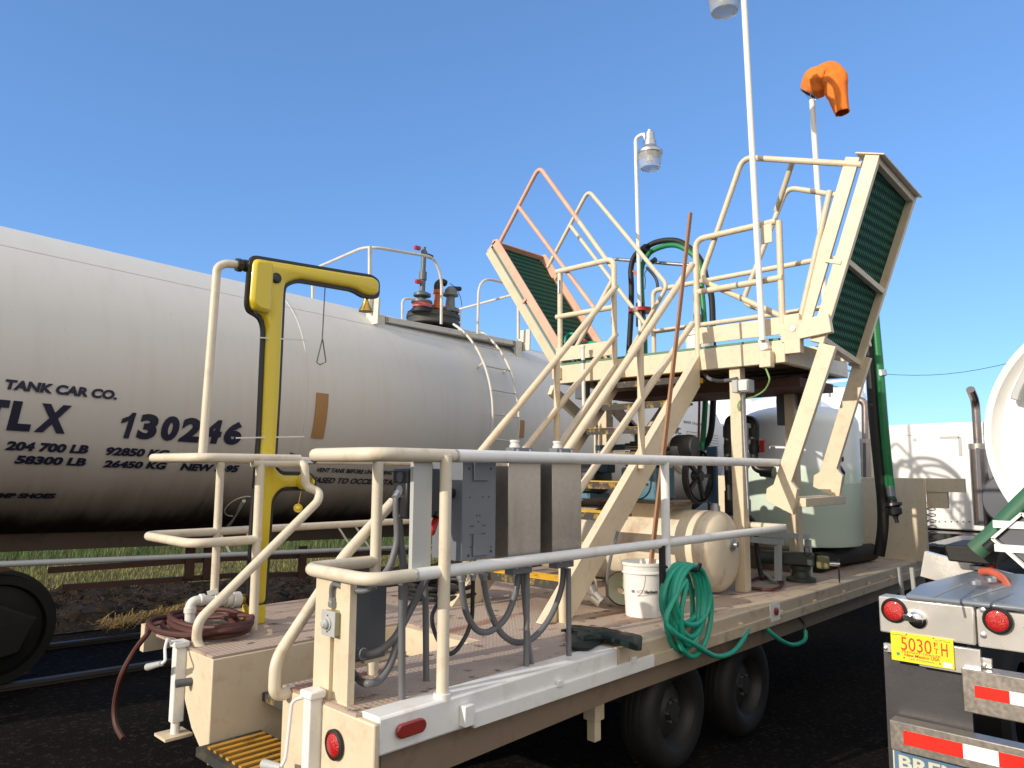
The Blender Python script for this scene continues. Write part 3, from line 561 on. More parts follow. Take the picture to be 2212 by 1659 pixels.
# ================================================================== the loading trailer
D = .885
def trailer():
    root = thing('flatbed_trailer', 'cream flatbed trailer with chequer plate deck carrying the loading tower', 'trailer', (5, 3.8, 0))
    deck = [(1.87, 2.66), (9.75, 2.66), (9.75, 5.2), (2.35, 5.2), (1.87, 4.75), (1.87, 3.985), (3.15, 3.985), (3.15, 3.25), (1.87, 3.25)]
    m = MB(); m.plate([(x, y, D) for x, y in deck], (0, 0, -.012)); build(m, 'deck', M['deck'], root)
    # rear boxes either side of the step well
    m = MB(); m.plate([(1.87, 3.98, .885), (1.87, 4.52, .885), (1.87, 4.42, .74), (1.87, 4.20, .47), (1.87, 3.98, .33)], (1.3, 0, 0)); m.v = [V((p.x, p.y, min(p.z, .872))) for p in m.v]
    build(m, 'rear_box', M['cream'], root, bev=.006)
    m = MB(); m.plate([(1.87, 2.535, .872), (1.87, 3.25, .872), (1.87, 3.25, .2), (1.87, 2.82, .2), (1.87, 2.55, .60), (1.87, 2.535, .66)], (.03, 0, 0)); m.plate([(1.9, 2.6, .872), (1.9, 3.25, .872), (1.9, 3.25, .62), (1.9, 2.6, .62)], (1.27, 0, 0)); build(m, 'rear_box', M['cream'], root, bev=.008)
    m = MB(); m.box((3.1, 3.25, .3), (3.18, 3.99, .872)); build(m, 'well_riser', M['cream'], root)
    # near side rub rail and web
    m = MB(); m.box((1.9, 2.545, .735), (3.55, 2.68, .889)); build(m, 'side_channel', M['white'], root, bev=.012)
    m = MB(); m.box((3.553, 2.545, .735), (9.75, 2.68, .889)); build(m, 'side_channel', M['dcream'], root, bev=.012)
    m = MB(); m.plate([(2.42, 2.53, .80), (3.9, 2.53, .80), (3.9, 2.53, .728), (2.42, 2.53, .728)], (0, .02, 0)); build(m, 'rub_rail', M['white'], root, bev=.004)
    m = MB(); m.plate([(3.903, 2.53, .80), (9.75, 2.53, .80), (9.75, 2.53, .728), (3.903, 2.53, .728)], (0, .02, 0)); build(m, 'rub_rail', M['dcream'], root, bev=.004)
    m = MB(); m.plate([(1.95, 2.59, .735), (9.7, 2.59, .735), (9.7, 2.59, .60), (3.6, 2.59, .60), (1.95, 2.59, .56)], (0, .05, 0)); build(m, 'side_web', M['tan'], root)
    m = MB(); m.box((1.95, 5.14, .7), (9.75, 5.2, .87)); build(m, 'side_channel', M['cream'], root)
    x = 2.34
    for k in range(11):
        m = MB(); m.box((x, 2.505 if k == 0 else 2.522, .755 if k == 0 else .79), (x+(.06 if k == 0 else .045), 2.545, .845 if k == 0 else .825)); build(m, 'stake_pocket', M['white'] if k < 4 else M['cream'], root, bev=.004); x += .66
    for y in (3.1, 4.6):
        m = MB(); m.box((2.2, y-.05, .5), (10.4, y+.05, .87)); build(m, 'frame_beam', M['under'], root)
    m = MB()
    for k in range(12): m.box((2.6+k*.6, 2.66, .74), (2.66+k*.6, 5.14, .87))
    build(m, 'cross_members', M['under'], root)
    # landing leg
    m = MB(); m.box((3.64, 2.78, .30), (3.70, 2.84, .6)); m.box((3.625, 2.765, .42), (3.715, 2.855, .6)); build(m, 'landing_leg', M['cream'], root, bev=.004)
    # wheels
    for (px, py) in ((1464, 1540), (1618, 1490)):
        c = oy(px, py, 2.72); c.z = .37+gz(c.x)+.02
        for y, sg in ((2.72, 1), (4.95, -1)):
            cc = V((c.x, y, c.z)); ax = V((0, sg, 0))
            t = MB(); t.lathe([(.215, .0), (.24, -.012), (.30, -.02), (.345, .0), (.365, .03), (.372, .06), (.365, .065), (.372, .075), (.372, .11), (.365, .115), (.372, .12), (.372, .15), (.365, .155), (.372, .16), (.365, .20), (.30, .235), (.215, .22)], cc, ax, n=48, cap=False)
            w = build(t, 'wheel', M['rubber'], root)
            r = MB(); r.lathe([(.215, .0), (.205, .03), (.19, .05), (.185, .11), (.15, .075), (.10, .055), (.085, .045), (.07, .06), (.06, .02), (0, .02)], cc, ax, n=40, cap=False); rm = build(r, 'rim', M['rim'], w)
            for k in range(6):
                h = MB()
                a = k*math.pi/3; p = cc+ax*.03+V((math.cos(a)*.07, 0, math.sin(a)*.07)); h.cyl(p, p+ax*.05, .01, n=6)
                
                if sg > 0: build(h, 'lug_nut', M['galv'], w)
        if px == 1464:
            m = MB(); m.tube([V((c.x-.45, 2.7, c.z+.30)), V((c.x-.30, 2.7, c.z+.44)), V((c.x+1.25, 2.7, c.z+.44)), V((c.x+1.38, 2.7, c.z+.30))], .02, n=6); 
        m = MB(); m.cyl((c.x, 2.8, c.z), (c.x, 4.9, c.z), .045); build(m, 'axle', M['under'], root)
    # coupling end
    m = MB(); m.beam((9.7, 3.2, .6), (12.2, 3.9, .55), .1, .15); m.beam((9.7, 4.6, .6), (12.2, 3.9, .55), .1, .15); build(m, 'drawbar', M['under'], root)
    # step in the well
    m = MB(); m.box((1.80, 3.27, .40), (2.16, 3.97, .445)); st = build(m, 'step', mat('black_step_frame', (.03, .03, .028), .7, stain=(.16, .13, .05), samt=.6, sscale=9), root)
    g = MB()
    for k in range(9): g.box((1.83, 3.33+k*.068, .446), (2.14, 3.36+k*.068, .458))
    build(g, 'grip_bars', mat('worn_yellow_step_grip', (.50, .26, .03), .7, stain=(.03, .02, .015), samt=.95, sscale=10), st)
    m = MB(); m.box((2.16, 3.27, .60), (2.5, 3.97, .645)); build(m, 'step', M['tread'], root)
    # front headboard
    Xw = 9.25; m = MB(); a = ox(1997, 1033, Xw); b = ox(1990, 1222, Xw)
    m.box((Xw, 2.43, D), (Xw+.06, 5.1, a.z)); build(m, 'headboard', M['cream'], root, bev=.006)
    m = MB(); m.box((Xw+.06, 2.05, a.z-.15), (Xw+.14, 2.43, a.z)); m.box((Xw+.07, 2.22, a.z-.33), (Xw+.13, 2.43, a.z-.15)); build(m, 'headboard_arm', M['cream'], root)
    # coiled air line
    m = MB(); p = ox(2008, 1090, Xw+.12); m.tube([p+V((.0, .06*math.sin(t*.8), -.42*t/50*1.0+.03*math.cos(t*.8))) for t in range(56)], .006, n=6); build(m, 'coiled_line', M['black'], root)
    for px in (1943, 1969): build(MB().tube([oz(px, 1226, .9), oz(px, 1226, .9)+V((0, -.02, -.42))], .022, n=8), 'hanging_stake', M['lgrey'], root)
    # jacks on the rear face
    def jack(x, y, ztop, zbot, foot, side):
        b = MB(); b.box((x-.07, y-.028, zbot), (x-.005, y+.028, ztop)); j = build(b, 'jack', M['white'], root, bev=.006)
        build(MB().box((x-.08, y-.045, ztop), (x+.0, y+.045, ztop+.035)), 'gear_box', M['white'], j, bev=.008)
        if foot:
            g = lambda a, b, X_: ox(a, b, X_)
            build(MB().tube([V((x-.07, y+.03, ztop+.01)), g(362, 1378, 1.76), g(356, 1400, 1.74), g(357, 1428, 1.72), g(348, 1434, 1.71)], .008, fil=.02, n=8), 'crank', M['white'], j)
            build(MB().cyl(g(349, 1433, 1.71), g(319, 1441, 1.69), .014, .02, n=14), 'crank_grip', M['lgrey'], j)
        else:
            build(MB().tube([V((x-.07, y+.03, ztop-.0)), V((x-.11, y+.05, ztop-.01)), V((x-.125, y+.06, ztop-.25)), V((x-.135, y+.08, ztop-.285))], .008, fil=.03, n=8), 'crank', M['white'], j)
            build(MB().lathe([(.012, 0), (.016, .01), (.021, .10), (.021, .12), (.012, .12)], (x-.135, y+.075, ztop-.285), (-.15, .95, -.1), n=14), 'crank_grip', M['lgrey'], j)
        if foot:
            build(MB().cyl((x-.04, y, zbot-.06), (x-.04, y, zbot), .024), 'inner_tube', M['white'], j); build(MB().box((x-.12, y-.07, zbot-.075), (x+.03, y+.08, zbot-.06)), 'foot', M['cream'], j)
    jp = oy(630, 1520, 2.9)
    p = ox(668, 1475, 1.82); jack(1.88, p.y, .90, .3, False, 1)
    p = ox(374, 1370, 1.80); jack(1.88, p.y, .885, .48, True, 1)
    # stub pipe on left box
    p = ox(410, 1473, 1.86); build(MB().cyl(p+V((.02, 0, 0)), p+V((-.07, .02, 0)), .022), 'stub_pipe', M['dgrey'], root)
    # tail lamp and side markers
    p = ox(724, 1608, 1.865); tlm = build(MB().lathe([(.062, 0), (.062, .012), (.05, .016), (.047, .008)], p, (-1, 0, 0), n=36, cap=False), 'tail_light', M['rubber'], root)
    lab(tlm, 'round red tail light in a black rubber ring'); build(MB().lathe([(.048, .0), (.048, .012), (.036, .019), (0, .022)], p, (-1, 0, 0), n=36), 'lens', M['lens'], tlm)
    p = oy(886, 1572, 2.54); m = MB(); pts = []
    for k in range(24):
        a = 2*math.pi*k/24; cx = .045 if math.cos(a) > 0 else -.045; pts.append(V((p.x+cx+.033*math.cos(a), 2.543, p.z+.03*math.sin(a))))
    m.plate(pts, (0, -.02, 0)); lab(build(m, 'side_marker', M['lensd'], root, bev=.006), 'oval dark red marker near the rear corner')
    p = oy(1672, 1320, 2.54); build(MB().box((p.x-.08, 2.528, p.z-.07), (p.x+.08, 2.54, p.z+.06)), 'marker_backing', M['white'], root)
    lab(build(MB().lathe([(.03, 0), (.03, .012), (0, .018)], (p.x, 2.528, p.z), (0, -1, 0), n=20), 'side_marker', M['lensd'], root), 'small round red marker on a white square')
    return root
trailer()
def T(pts, mt, par, nm, r=.028, fil=.1): return build(MB().tube(smooth_path(pts, fil, 8) if fil else pts, r, n=16), nm, mt, par)
def near_rail():
    root = thing('guard_rail', 'white and cream pipe guard rail along the near edge of the trailer deck', 'guard rail', (4, 2.6, D))
    zt, zm, y = 1.954, 1.430, 2.60
    T([(2.28, 3.114, zt), (1.88, 3.114, zt), (1.88, y, zt), (2.35, y, zt)], M['rail'], root, 'top_rail', r=.031)
    e = oy(1692, 1000, y); T([(2.33, y, zt), (e.x, y, zt)], M['white'], root, 'top_rail', r=.031, fil=0)
    T([(2.28, 3.114, zm), (1.88, 3.114, zm), (1.88, y, zm), (2.12, y, zm)], M['rail'], root, 'lower_rail', r=.029)
    e = oy(1692, 1141, y); T([(2.10, y, zm), (e.x, y, zm)], M['white'], root, 'lower_rail', r=.029, fil=0)
    T([(2.27, y-.02, D), (2.27, y-.02, zt)], M['rail'], root, 'post', fil=0); build(MB().cyl((2.27, y-.02, D-.01), (2.27, y-.02, D+.02), .04), 'post_foot', M['white'], root)
    T([(2.28, 3.114, D), (2.28, 3.114, zt)], M['rail'], root, 'post', fil=0)
    p = oy(1436, 1010, y); T([(p.x, y, D), (p.x, y, zt)], M['white'], root, 'post', fil=0)
    T([(6.02, y, zt-.0), (6.02, 3.0, zt)], M['rail'], root, 'return_rail', fil=0)
    T([(5.98, y, zm), (6.0, 2.95, zm)], M['rail'], root, 'return_rail', fil=0)
    # equipment channels under the rear corner
    for nm, px0, px1, X in (('mounting_channel', 682, 716, 1.90), ('mounting_channel', 735, 756, 1.90)):
        a, b = ox(px0, 1300, X), ox(px1, 1300, X); mm = MB(); mm.box((X, b.y, D-.02), (X+.012, a.y, zm)); mm.box((X+.0125, b.y, D-.02), (X+.035, b.y+.01, zm)); build(mm, nm, M['cream'], root)
    a, b = ox(714, 1300, 1.93), ox(736, 1300, 1.93); build(MB().box((1.918, b.y-.075, D-.1), (1.93, a.y+.10, zm-.02)), 'mounting_plate', M['cream'], root)
    for py in (1252, 1430): q = ox(722, py, 1.93); build(MB().lathe([(.012, 0), (.012, .006), (.005, .008), (.005, .02)], q, (-1, 0, 0), n=6), 'bolt', M['galv'], root)
    # step handrail
    q = lambda px, py, X=1.86: ox(px, py, X)
    yb = 3.2
    T([V((1.90, yb, .86)), V((1.80, yb, .86)), V((1.80, yb+.0, 1.02)), oy(740, 1205, yb), oy(849, 1084, yb)], M['rail'], root, 'step_handrail', r=.028, fil=.06)
    return root
near_rail()
def left_rail():
    root = thing('guard_rail', 'cream pipe guard rail around the far rear corner of the trailer, before the tank', 'guard rail', (3, 4.6, D))
    zt, zm = 1.95, 1.44
    for z, e in ((zt, 4.3), (zm, 4.45)):
        T([(6.9, 5.2, z-.02), (1.93, 5.2, z), (1.93, 4.45, z), (2.62 if z == zt else 2.36, 4.45, z)], M['rail'], root, 'top_rail' if z == zt else 'lower_rail', fil=.12)
    T([(2.43, 5.2, D), (2.43, 5.2, zt)], M['rail'], root, 'post', fil=0)
    T([(2.34, 4.45, D), (2.34, 4.45, zt)], M['rail'], root, 'post', fil=0)
    T([(4.6, 5.2, D), (4.6, 5.2, zt)], M['rail'], root, 'post', fil=0)
    y = 4.2
    T([oy(545, 1000, 4.45)+V((0, 0, 0)), oy(645, 1000, 4.45), oy(658, 1005, 4.4), oy(660, 1052, 4.4), oy(690, 1062, 4.35), oy(688, 1082, 4.3), oy(428, 1342, y+.08), oy(424, 1388, y+.1), oy(445, 1415, y+.05), V((1.92, 4.05, .80))], M['rail'], root, 'step_handrail', fil=.05)
    m = MB()
    return root
left_rail()
# ================================================================== access tower
XP, XQ = 5.85, 7.22; YR, YL = 2.50, 4.93; ZF = 2.98
def tower():
    root = thing('access_tower', 'cream steel loading platform on square legs with pipe railings above the deck', 'platform', (6.5, 3.7, D))
    c = M['cream']
    m = MB(); m.box((XP+.02, YR+.02, ZF-.06), (XQ-.02, YL-.02, ZF-.03)); build(m, 'platform_floor', M['grate'], root)
    m = MB(); m.box((XP+.0, YR+.06, ZF-.03), (XP+.04, YL-.06, ZF-.005)); build(m, 'grating_edge', M['gstrip'], root)
    for a, b in (((XP-.02, YR, 2.765), (XP+.04, YL, ZF-.03)), ((XQ-.04, YR, 2.765), (XQ+.02, YL, ZF-.03)), ((XP+.04, YR, 2.765), (XQ-.04, YR+.06, ZF-.03)), ((XP+.04, YL-.06, 2.765), (XQ-.04, YL, ZF-.03))):
        build(MB().box(a, b), 'edge_beam', c, root, bev=.006)
    for k in range(4): build(MB().box((XP+.3+k*.25, YR+.06, 2.80), (XP+.36+k*.25, YL-.06, 2.90)), 'floor_joist', M['brown'], root)
    build(MB().box((XP+.5, YR+.1, 2.62), (XQ-.1, YL-.3, 2.70)), 'floor_bearer', M['rustred'], root)
    # toe boards
    for y0, y1 in ((YR, 3.27), (4.19, YL)): build(MB().box((XP-.02, y0, ZF+.02), (XP-.005, y1, ZF+.16)), 'toe_board', c, root)
    build(MB().box((XQ, YR, ZF), (XQ+.012, YL, ZF+.12)), 'toe_board', c, root)
    build(MB().box((XP-.02, YR-.012, ZF+.02), (XP+.10, YR, ZF+.16)), 'toe_board', c, root)
    # legs and braces
    for x, y in ((5.93, 2.97), (7.03, 2.97), (5.93, 4.38), (7.03, 4.38)):
        build(MB().box((x-.05, y-.05, D), (x+.05, y+.05, 2.77)), 'leg', c, root, bev=.006)
    y = 4.47
    def br(p, q, Y, nm='brace', wd=.05, ht=.11): build(MB().beam(oy(*p, Y), oy(*q, Y), wd, ht), nm, c, root)
    br((1190, 842), (1325, 965), 4.95); br((1325, 880), (1410, 972), 4.4)
    br((1440, 870), (1360, 985), 4.4, ht=.05); br((1345, 905), (1470, 1020), 4.4, ht=.05)
    for px in (1286, 1296): build(MB().beam(oy(px, 915, 4.4), oy(px, 985, 4.4), .02, .02, up=(1, 0, 0)), 'strut', c, root)
    for px in (1313,): build(MB().beam(oy(px, 900, 4.38), oy(px, 1000, 4.38), .09, .05, up=(1, 0, 0)), 'strut', c, root)
    # hinge plates
    build(MB().box((XP-.03, YR-.13, 2.83), (XP+.05, YR, 3.15)), 'hinge_plate', c, root, bev=.004)
    build(MB().box((XP-.06, YL-.08, 2.81), (XP+.0, YL+.02, 2.93)), 'hinge_block', c, root, bev=.004)
    p = ox(1650+0, 735, XP-.06)
    # platform railings
    zt, zm = 3.955, 3.47
    def rr(pts, nm='railing', fil=.09, r=.027): T(pts, M['cream'], root, nm, r, fil)
    rr([(XP-.01, 3.29, ZF-.15), (XP-.01, 3.29, zt), (XP-.01, YR+.04, zt)]); rr([(XP-.01, 3.29, zm), (XP-.01, YR+.0, zm)])
    rr([(XP, YR+.02, ZF), (XP, YR+.02, zt)], fil=0)
    rr([(XP-.01, 4.19, ZF-.15), (XP-.01, 4.19, zt), (XP-.01, YL, zt)]); rr([(XP-.01, 4.19, zm), (XP-.01, YL, zm)]); rr([(XP, YL-.04, ZF), (XP, YL-.04, zt)], fil=0)
    X = XQ
    rr([(X, YL-.3, ZF), (X, YL-.3, zt), (X, YR+.1, zt)], fil=.08); rr([(X, YL-.32, zm), (X, YR+.1, zm)], fil=0)
    rr([(X, YR+.06, ZF), (X, YR+.06, zt)], fil=0)
    lab(build(MB().tube([ox(1325, 562, XQ+.3)+V((0, 0, 0)), ox(1330, 560, XQ+.3), ox(1490, 573, XQ+.3), ox(1500, 574, XQ+.3)], .022), 'hose_support_bar', M['galv'], root), 'grey bar carrying the hose arch')
    for px in (1324, 1502): build(MB().tube([ox(px, 562 if px < 1400 else 574, XQ+.3), ox(px, 700, XQ+.3)], .022), 'hose_support_post', M['cream'], root)
    build(MB().beam((X-.1, YR+.35, 2.78), (X-.1, YR+.35, 2.5), .1, .2, up=(1, 0, 0)), 'bracket', M['under'], root)
    q = ox(1699, 880, 7.1); build(MB().box((7.0, q.y-.06, q.z-.18), (7.1, q.y+.06, q.z+.15)), 'junction_box', M['dgrey'], root, bev=.01)
    # latch plates on rail corners
    q = ox(1660, 505, XP-.03); build(MB().box((XP-.045, q.y-.035, q.z-.08), (XP-.03, q.y+.06, q.z+.08)), 'latch_plate', M['cream'], root, bev=.003)
    q = ox(1277, 600, XP-.03); build(MB().cyl(ox(1207, 605, XP-.03), ox(1207, 633, XP-.03), .012), 'latch_pin', M['galv'], root)
    return root
tower()
def stairs():
    root = thing('stairs', 'cream steel stairs with black and yellow treads climbing to the platform', 'stairs', (4.5, 3.7, D))
    x0, x1, z0, z1 = 3.80, XP-.02, D, 2.84
    dr = V((x1-x0, 0, z1-z0)).normalized(); nn = V((-dr.z, 0, dr.x))
    for y in (3.27, 4.16):
        m = MB(); a = V((x0-.06, y, z0)); b = V((x1, y, z1+.06)); t = .24
        m.plate([a, a+V((.30, 0, 0)), V((x1, y, z1-.22)), b], (0, .012, 0))
        m.plate([a+V((-.004, -.004, .004)), b+V((-.004, -.004, .004)), b+V((.01, -.004, -.01)), a+V((.01, -.004, 0))], (0, .07, 0))
        m.plate([a+V((.29, .012, 0)), a+V((.304, .012, 0)), V((x1, y+.012, z1-.224)), V((x1, y+.012, z1-.21))], (0, .05, 0)); build(m, 'stringer', M['cream'], root, bev=.003)
    n = 8
    for k in range(1, n+1):
        z = z0+(z1-z0)*k/(n+.6); x = x0+(x1-x0)*(k)/(n+.6)
        t = build(MB().box((x-.0, 3.285, z-.055), (x+.025, 4.155, z)), 'tread', M['tread'], root)
        build(MB().box((x+.025, 3.285, z-.03), (x+.27, 4.155, z-.008)), 'tread_plate', M['treadu'], t)
        g = MB()
        for j in range(7): g.box((x+.03+j*.034, 3.30, z-.008), (x+.05+j*.034, 4.14, z+.004))
        build(g, 'grip_bars', M['yel2'], t); build(MB().box((x+.0, 3.274, z-.05), (x+.2, 3.285, z-.005)), 'tread_end', M['yel2'], t)
    c = M['cream']
    for y, a, b, mA, mB_ in ((3.24, (1495, 572), (1232, 962), (1495, 700), (1238, 1078)), (4.19, (1331, 618), (1050, 962), (1331, 722), (1130, 975))):
        A, B = oy(*a, y), oy(*b, y); d = (B-A)/(B.x-A.x)
        lo = A+d*(3.75-A.x)
        T([A, lo, V((lo.x, y, D+.55))], c, root, 'handrail', .030, .1)
        A2, B2 = oy(*mA, y), oy(*mB_, y); d2 = (B2-A2)/(B2.x-A2.x); lo2 = A2+d2*(3.9-A2.x)
        T([A2, lo2], c, root, 'mid_rail', .028, 0)
        for px in ((1385, 1362)[:1] if y < 4 else (1203,)):
            X = oy(px, 900, y).x; T([V((X, y, z0+(z1-z0)*(X-x0)/(x1-x0))), V((X, y, (A+d*(X-A.x)).z))], c, root, 'rail_post', .028, 0)
        T([V((3.9, y, D)), V((3.9, y, (A+d*(3.9-A.x)).z))], c, root, 'rail_post', .028, 0)
    return root
stairs()
def gangway(name, label, Xn, Xf, tip, bot, mt, mt2, hand, grp, side, legs=None):
    """a hinged gangway folded up; tip and bot are (y, z) of its inner face on both side channels"""
    ty, tz = tip; by, bz = bot
    root = thing('folding_gangway', label, 'gangway', (Xn, by, bz), grp)
    d = V((0, ty-by, tz-bz)); L = d.length; d.normalize(); n = V((0, -d.z, d.y))*(1 if side > 0 else -1)     # n points to the underside
    P = lambda x, s, h: V((x, by, bz))+d*s+n*h
    return root, d, n, L, P
def left_gangway():
    Xn, Xf = 5.88, 6.72
    root, d, n, L, P = gangway('g', 'rose painted gangway folded up toward the tank car with pipe handrails', Xn, Xf, (5.93, 4.46), (4.93, 3.06), None, None, None, 'folding gangways of the loading platform', 1)
    # n points toward +Y/-Z (outside)
    for X, lb in ((Xn, None), (Xf, None)):
        a = P(X, -.05, -.02); m = MB()
        m.plate([P(X, -.05, .10), P(X, L, .10), P(X, L+.05, .04), P(X, L+.02, -.0), P(X, -.05, -.0)], (.012, 0, 0)); build(m, 'side_channel', M['rose'], root)
        m = MB(); m.plate([P(X, -.05, -.035), P(X, L, -.035), P(X, L, -.135), P(X, -.05, -.135)], (.012, 0, 0)); build(m, 'toe_board', M['rose'] if X == Xf else mat('faded_rose_paint', (.74, .52, .36), .5, stain=(.70, .40, .28), samt=.7, sscale=8), root)
        m = MB(); m.plate([P(X+.02, -.05, 0), P(X+.02, L, 0), P(X+.02, L, -.035), P(X+.02, -.05, -.035)], (.012, 0, 0)); build(m, 'grating_edge', M['gstrip'], root)
        build(MB().beam(P(X-.006, L*.48, -.045), P(X-.006, L*.48, .02), .03, .02, up=(1, 0, 0)), 'clip', M['rose'], root)
    m = MB(); m.plate([P(Xn+.03, -.05, 0), P(Xn+.03, L, 0), P(Xn+.03, L, -.03), P(Xn+.03, -.05, -.03)], (Xf-Xn-.04, 0, 0)); build(m, 'grating', M['grate'], root)
    m = MB(); m.plate([P(Xn, L, .06), P(Xn, L+.02, .06), P(Xn, L+.02, -.10), P(Xn, L, -.10)], (Xf-Xn, 0, 0)); build(m, 'end_plate', M['rose'], root)
    m = MB(); m.cyl((Xn-.03, 4.93, 3.02), (Xf+.05, 4.93, 3.02), .025); build(m, 'hinge_bar', M['cream'], root)
    for X, post, apex, bend, ret, mid, mid2, mt in ((Xn, (1081, 522), (1165, 360), (1331, 590), (1230, 778), (1120, 446), (1284, 666), 0), (Xf, (1183, 578), (1271, 411), (1442, 617), (1351, 776), (1230, 485), (1394, 701), 0)):
        q = lambda p: ox(*p, X)
        build(MB().tube(smooth_path([q(post), q(apex), q(apex)*.45+q(bend)*.55], .1, 8), .0235, n=12), 'handrail', M['rose'] if X == Xn else M['cream'], root)
        build(MB().tube(smooth_path([q(apex)*.45+q(bend)*.55, q(bend), q(ret)], .08, 8), .0235, n=12), 'handrail', M['cream'], root)
        build(MB().tube([q(mid), q(mid2)], .0225, n=12), 'mid_rail', M['rose'] if X == Xn else M['cream'], root)
left_gangway()
def right_gangway():
    Xn, Xf = 5.88, 6.70
    Cn0, Cn1, Cf0, Cf1 = ox(1762, 734, Xn), ox(1879, 342, Xn), ox(1843, 787, Xf), ox(1958, 428, Xf)
    root, d, n, L, P = gangway('g', 'cream gangway folded upright above the tanker with green grating facing out and two step legs', Xn, Xf, (Cn1.y, Cn1.z), (Cn0.y, Cn0.z), None, None, None, 'folding gangways of the loading platform', -1)
    n = V((0, -d.z, d.y)) if V((0, -d.z, d.y)).y < 0 else V((0, d.z, -d.y))
    def P(x, s, h):
        k = (x-Xn)/(Xf-Xn); t = s/L; a = Cn0*(1-t)+Cn1*t; b = Cf0*(1-t)+Cf1*t; p = a*(1-k)+b*k; return V((x, p.y, p.z))+n*h
    c = M['cream']
    def slab(x0, x1, s0, s1, h0, h1, nm, mt, bev=.003):
        m = MB(); m.v = [P(x, s, h) for h in (h0, h1) for s in (s0, s1) for x in (x0, x1)]
        m.f = [(0,2,3,1),(4,5,7,6),(0,1,5,4),(2,6,7,3),(0,4,6,2),(1,3,7,5)]; return build(m, nm, mt, root, bev=bev)
    for X in (Xn, Xf):
        slab(X-.02, X+.02, -.02, L+.02, -.035, .075, 'side_channel', c, .004); slab(X-.012, X+.012, 0, L, -.185, -.075, 'toe_board', c)
        slab(X-.03, X-.02, L*.42, L*.44, -.10, .03, 'clip', c, 0)
    for s in (0.02, L*.45, L-.01): slab(Xn+.02, Xf-.02, s-.02, s+.02, -.03, .07, 'cross_bar', c)
    slab(Xn+.022, Xf-.022, .04, L*.45-.022, -.03, .012, 'grating', M['grate'], 0); slab(Xn+.022, Xf-.022, L*.45+.022, L-.03, -.03, .012, 'grating', M['grate'], 0)
    slab(Xn-.03, Xf+.03, L+.022, L+.034, -.11, .11, 'end_plate', c)
    # hinge arms and hanging steps
    q = lambda px, py, X: ox(px, py, X)
    for X, a, b in ((Xn, (1790, 745), (1683, 1072)), (Xf+.05, (1866, 770), (1783, 1042))):
        A, B = q(*a, X-.03), q(*b, X-.03); m = MB(); m.obox((A+B)/2, V((.025, 0, 0)), (B-A)/2, V((0, (B-A).z, -(B-A).y)).normalized()*.065); build(m, 'step_stringer', c, root, bev=.004)
        m = MB(); tv = V((0, -1, 0)); m.plate([B+V((-.03, .09, .06)), B+V((-.03, .10, -.04)), B+V((-.03, -.12, -.14)), B+V((-.03, -.16, .06)), B+V((-.03, -.08, .16))], (.05, 0, 0)); build(m, 'step_bracket', c, root, bev=.003)
        build(MB().obox(V((X-.03, 2.33, 3.02)), V((.03, 0, 0)), V((0, .20, -.02)), V((0, .01, .075))), 'hinge_arm', c, root, bev=.005)
        build(MB().cyl((X-.07, 2.42, 3.03), (X-.03, 2.42, 3.03), .022, n=8), 'hinge_bolt', M['galv'], root)
    B = q(1690, 1080, Xn); t = build(MB().box((Xn, B.y-.19, B.z-.05), (Xf+.04, B.y+.02, B.z+.02)), 'step', M['cream'], root, bev=.004)
    # handrail loops
    for X, a, b, e, f, m1, m2 in ((Xn, (1862, 356), (1605, 340), (1513, 605), (1745, 708), None, None), (Xf, (1830, 425), (1700, 405), (1603, 655), (1740, 700), None, None)):
        T([q(*a, X), q(*b, X), q(*e, X), q(*f, X)], c, root, 'handrail', .025, .1)
    T([q(1712, 350, Xn+.1), q(1677, 455, Xn+.25)], c, root, 'cross_rail', .024, 0)
    T([q(1793, 412, Xn), q(1727, 700, Xn)], c, root, 'mid_rail', .024, 0)
right_gangway()
# ================================================================== emergency shower
def inset(pts, d):
    n = len(pts); A = sum(pts[i][0]*pts[(i+1) % n][1]-pts[(i+1) % n][0]*pts[i][1] for i in range(n)); sg = 1 if A > 0 else -1; out = []
    for i in range(n):
        p0, p1, p2 = V(pts[i-1]), V(pts[i]), V(pts[(i+1) % n]); a = (p1-p0).normalized(); b = (p2-p1).normalized()
        n1 = V((-a.y, a.x))*sg; n2 = V((-b.y, b.x))*sg; m = (n1+n2)/2; out.append(p1+m*(d/max(.45, m.length_squared)))
    return out
def rnd(pts, r, n=4):                                   # round the corners of a flat outline
    out = []; N = len(pts)
    for i in range(N):
        a, b, c = V(pts[i-1]), V(pts[i]), V(pts[(i+1) % N]); f = min(r, (a-b).length*.45, (c-b).length*.45)
        p = b+(a-b).normalized()*f; q = b+(c-b).normalized()*f
        out += [p*(1-k/n)**2+b*2*(k/n)*(1-k/n)+q*(k/n)**2 for k in range(n+1)]
    return out
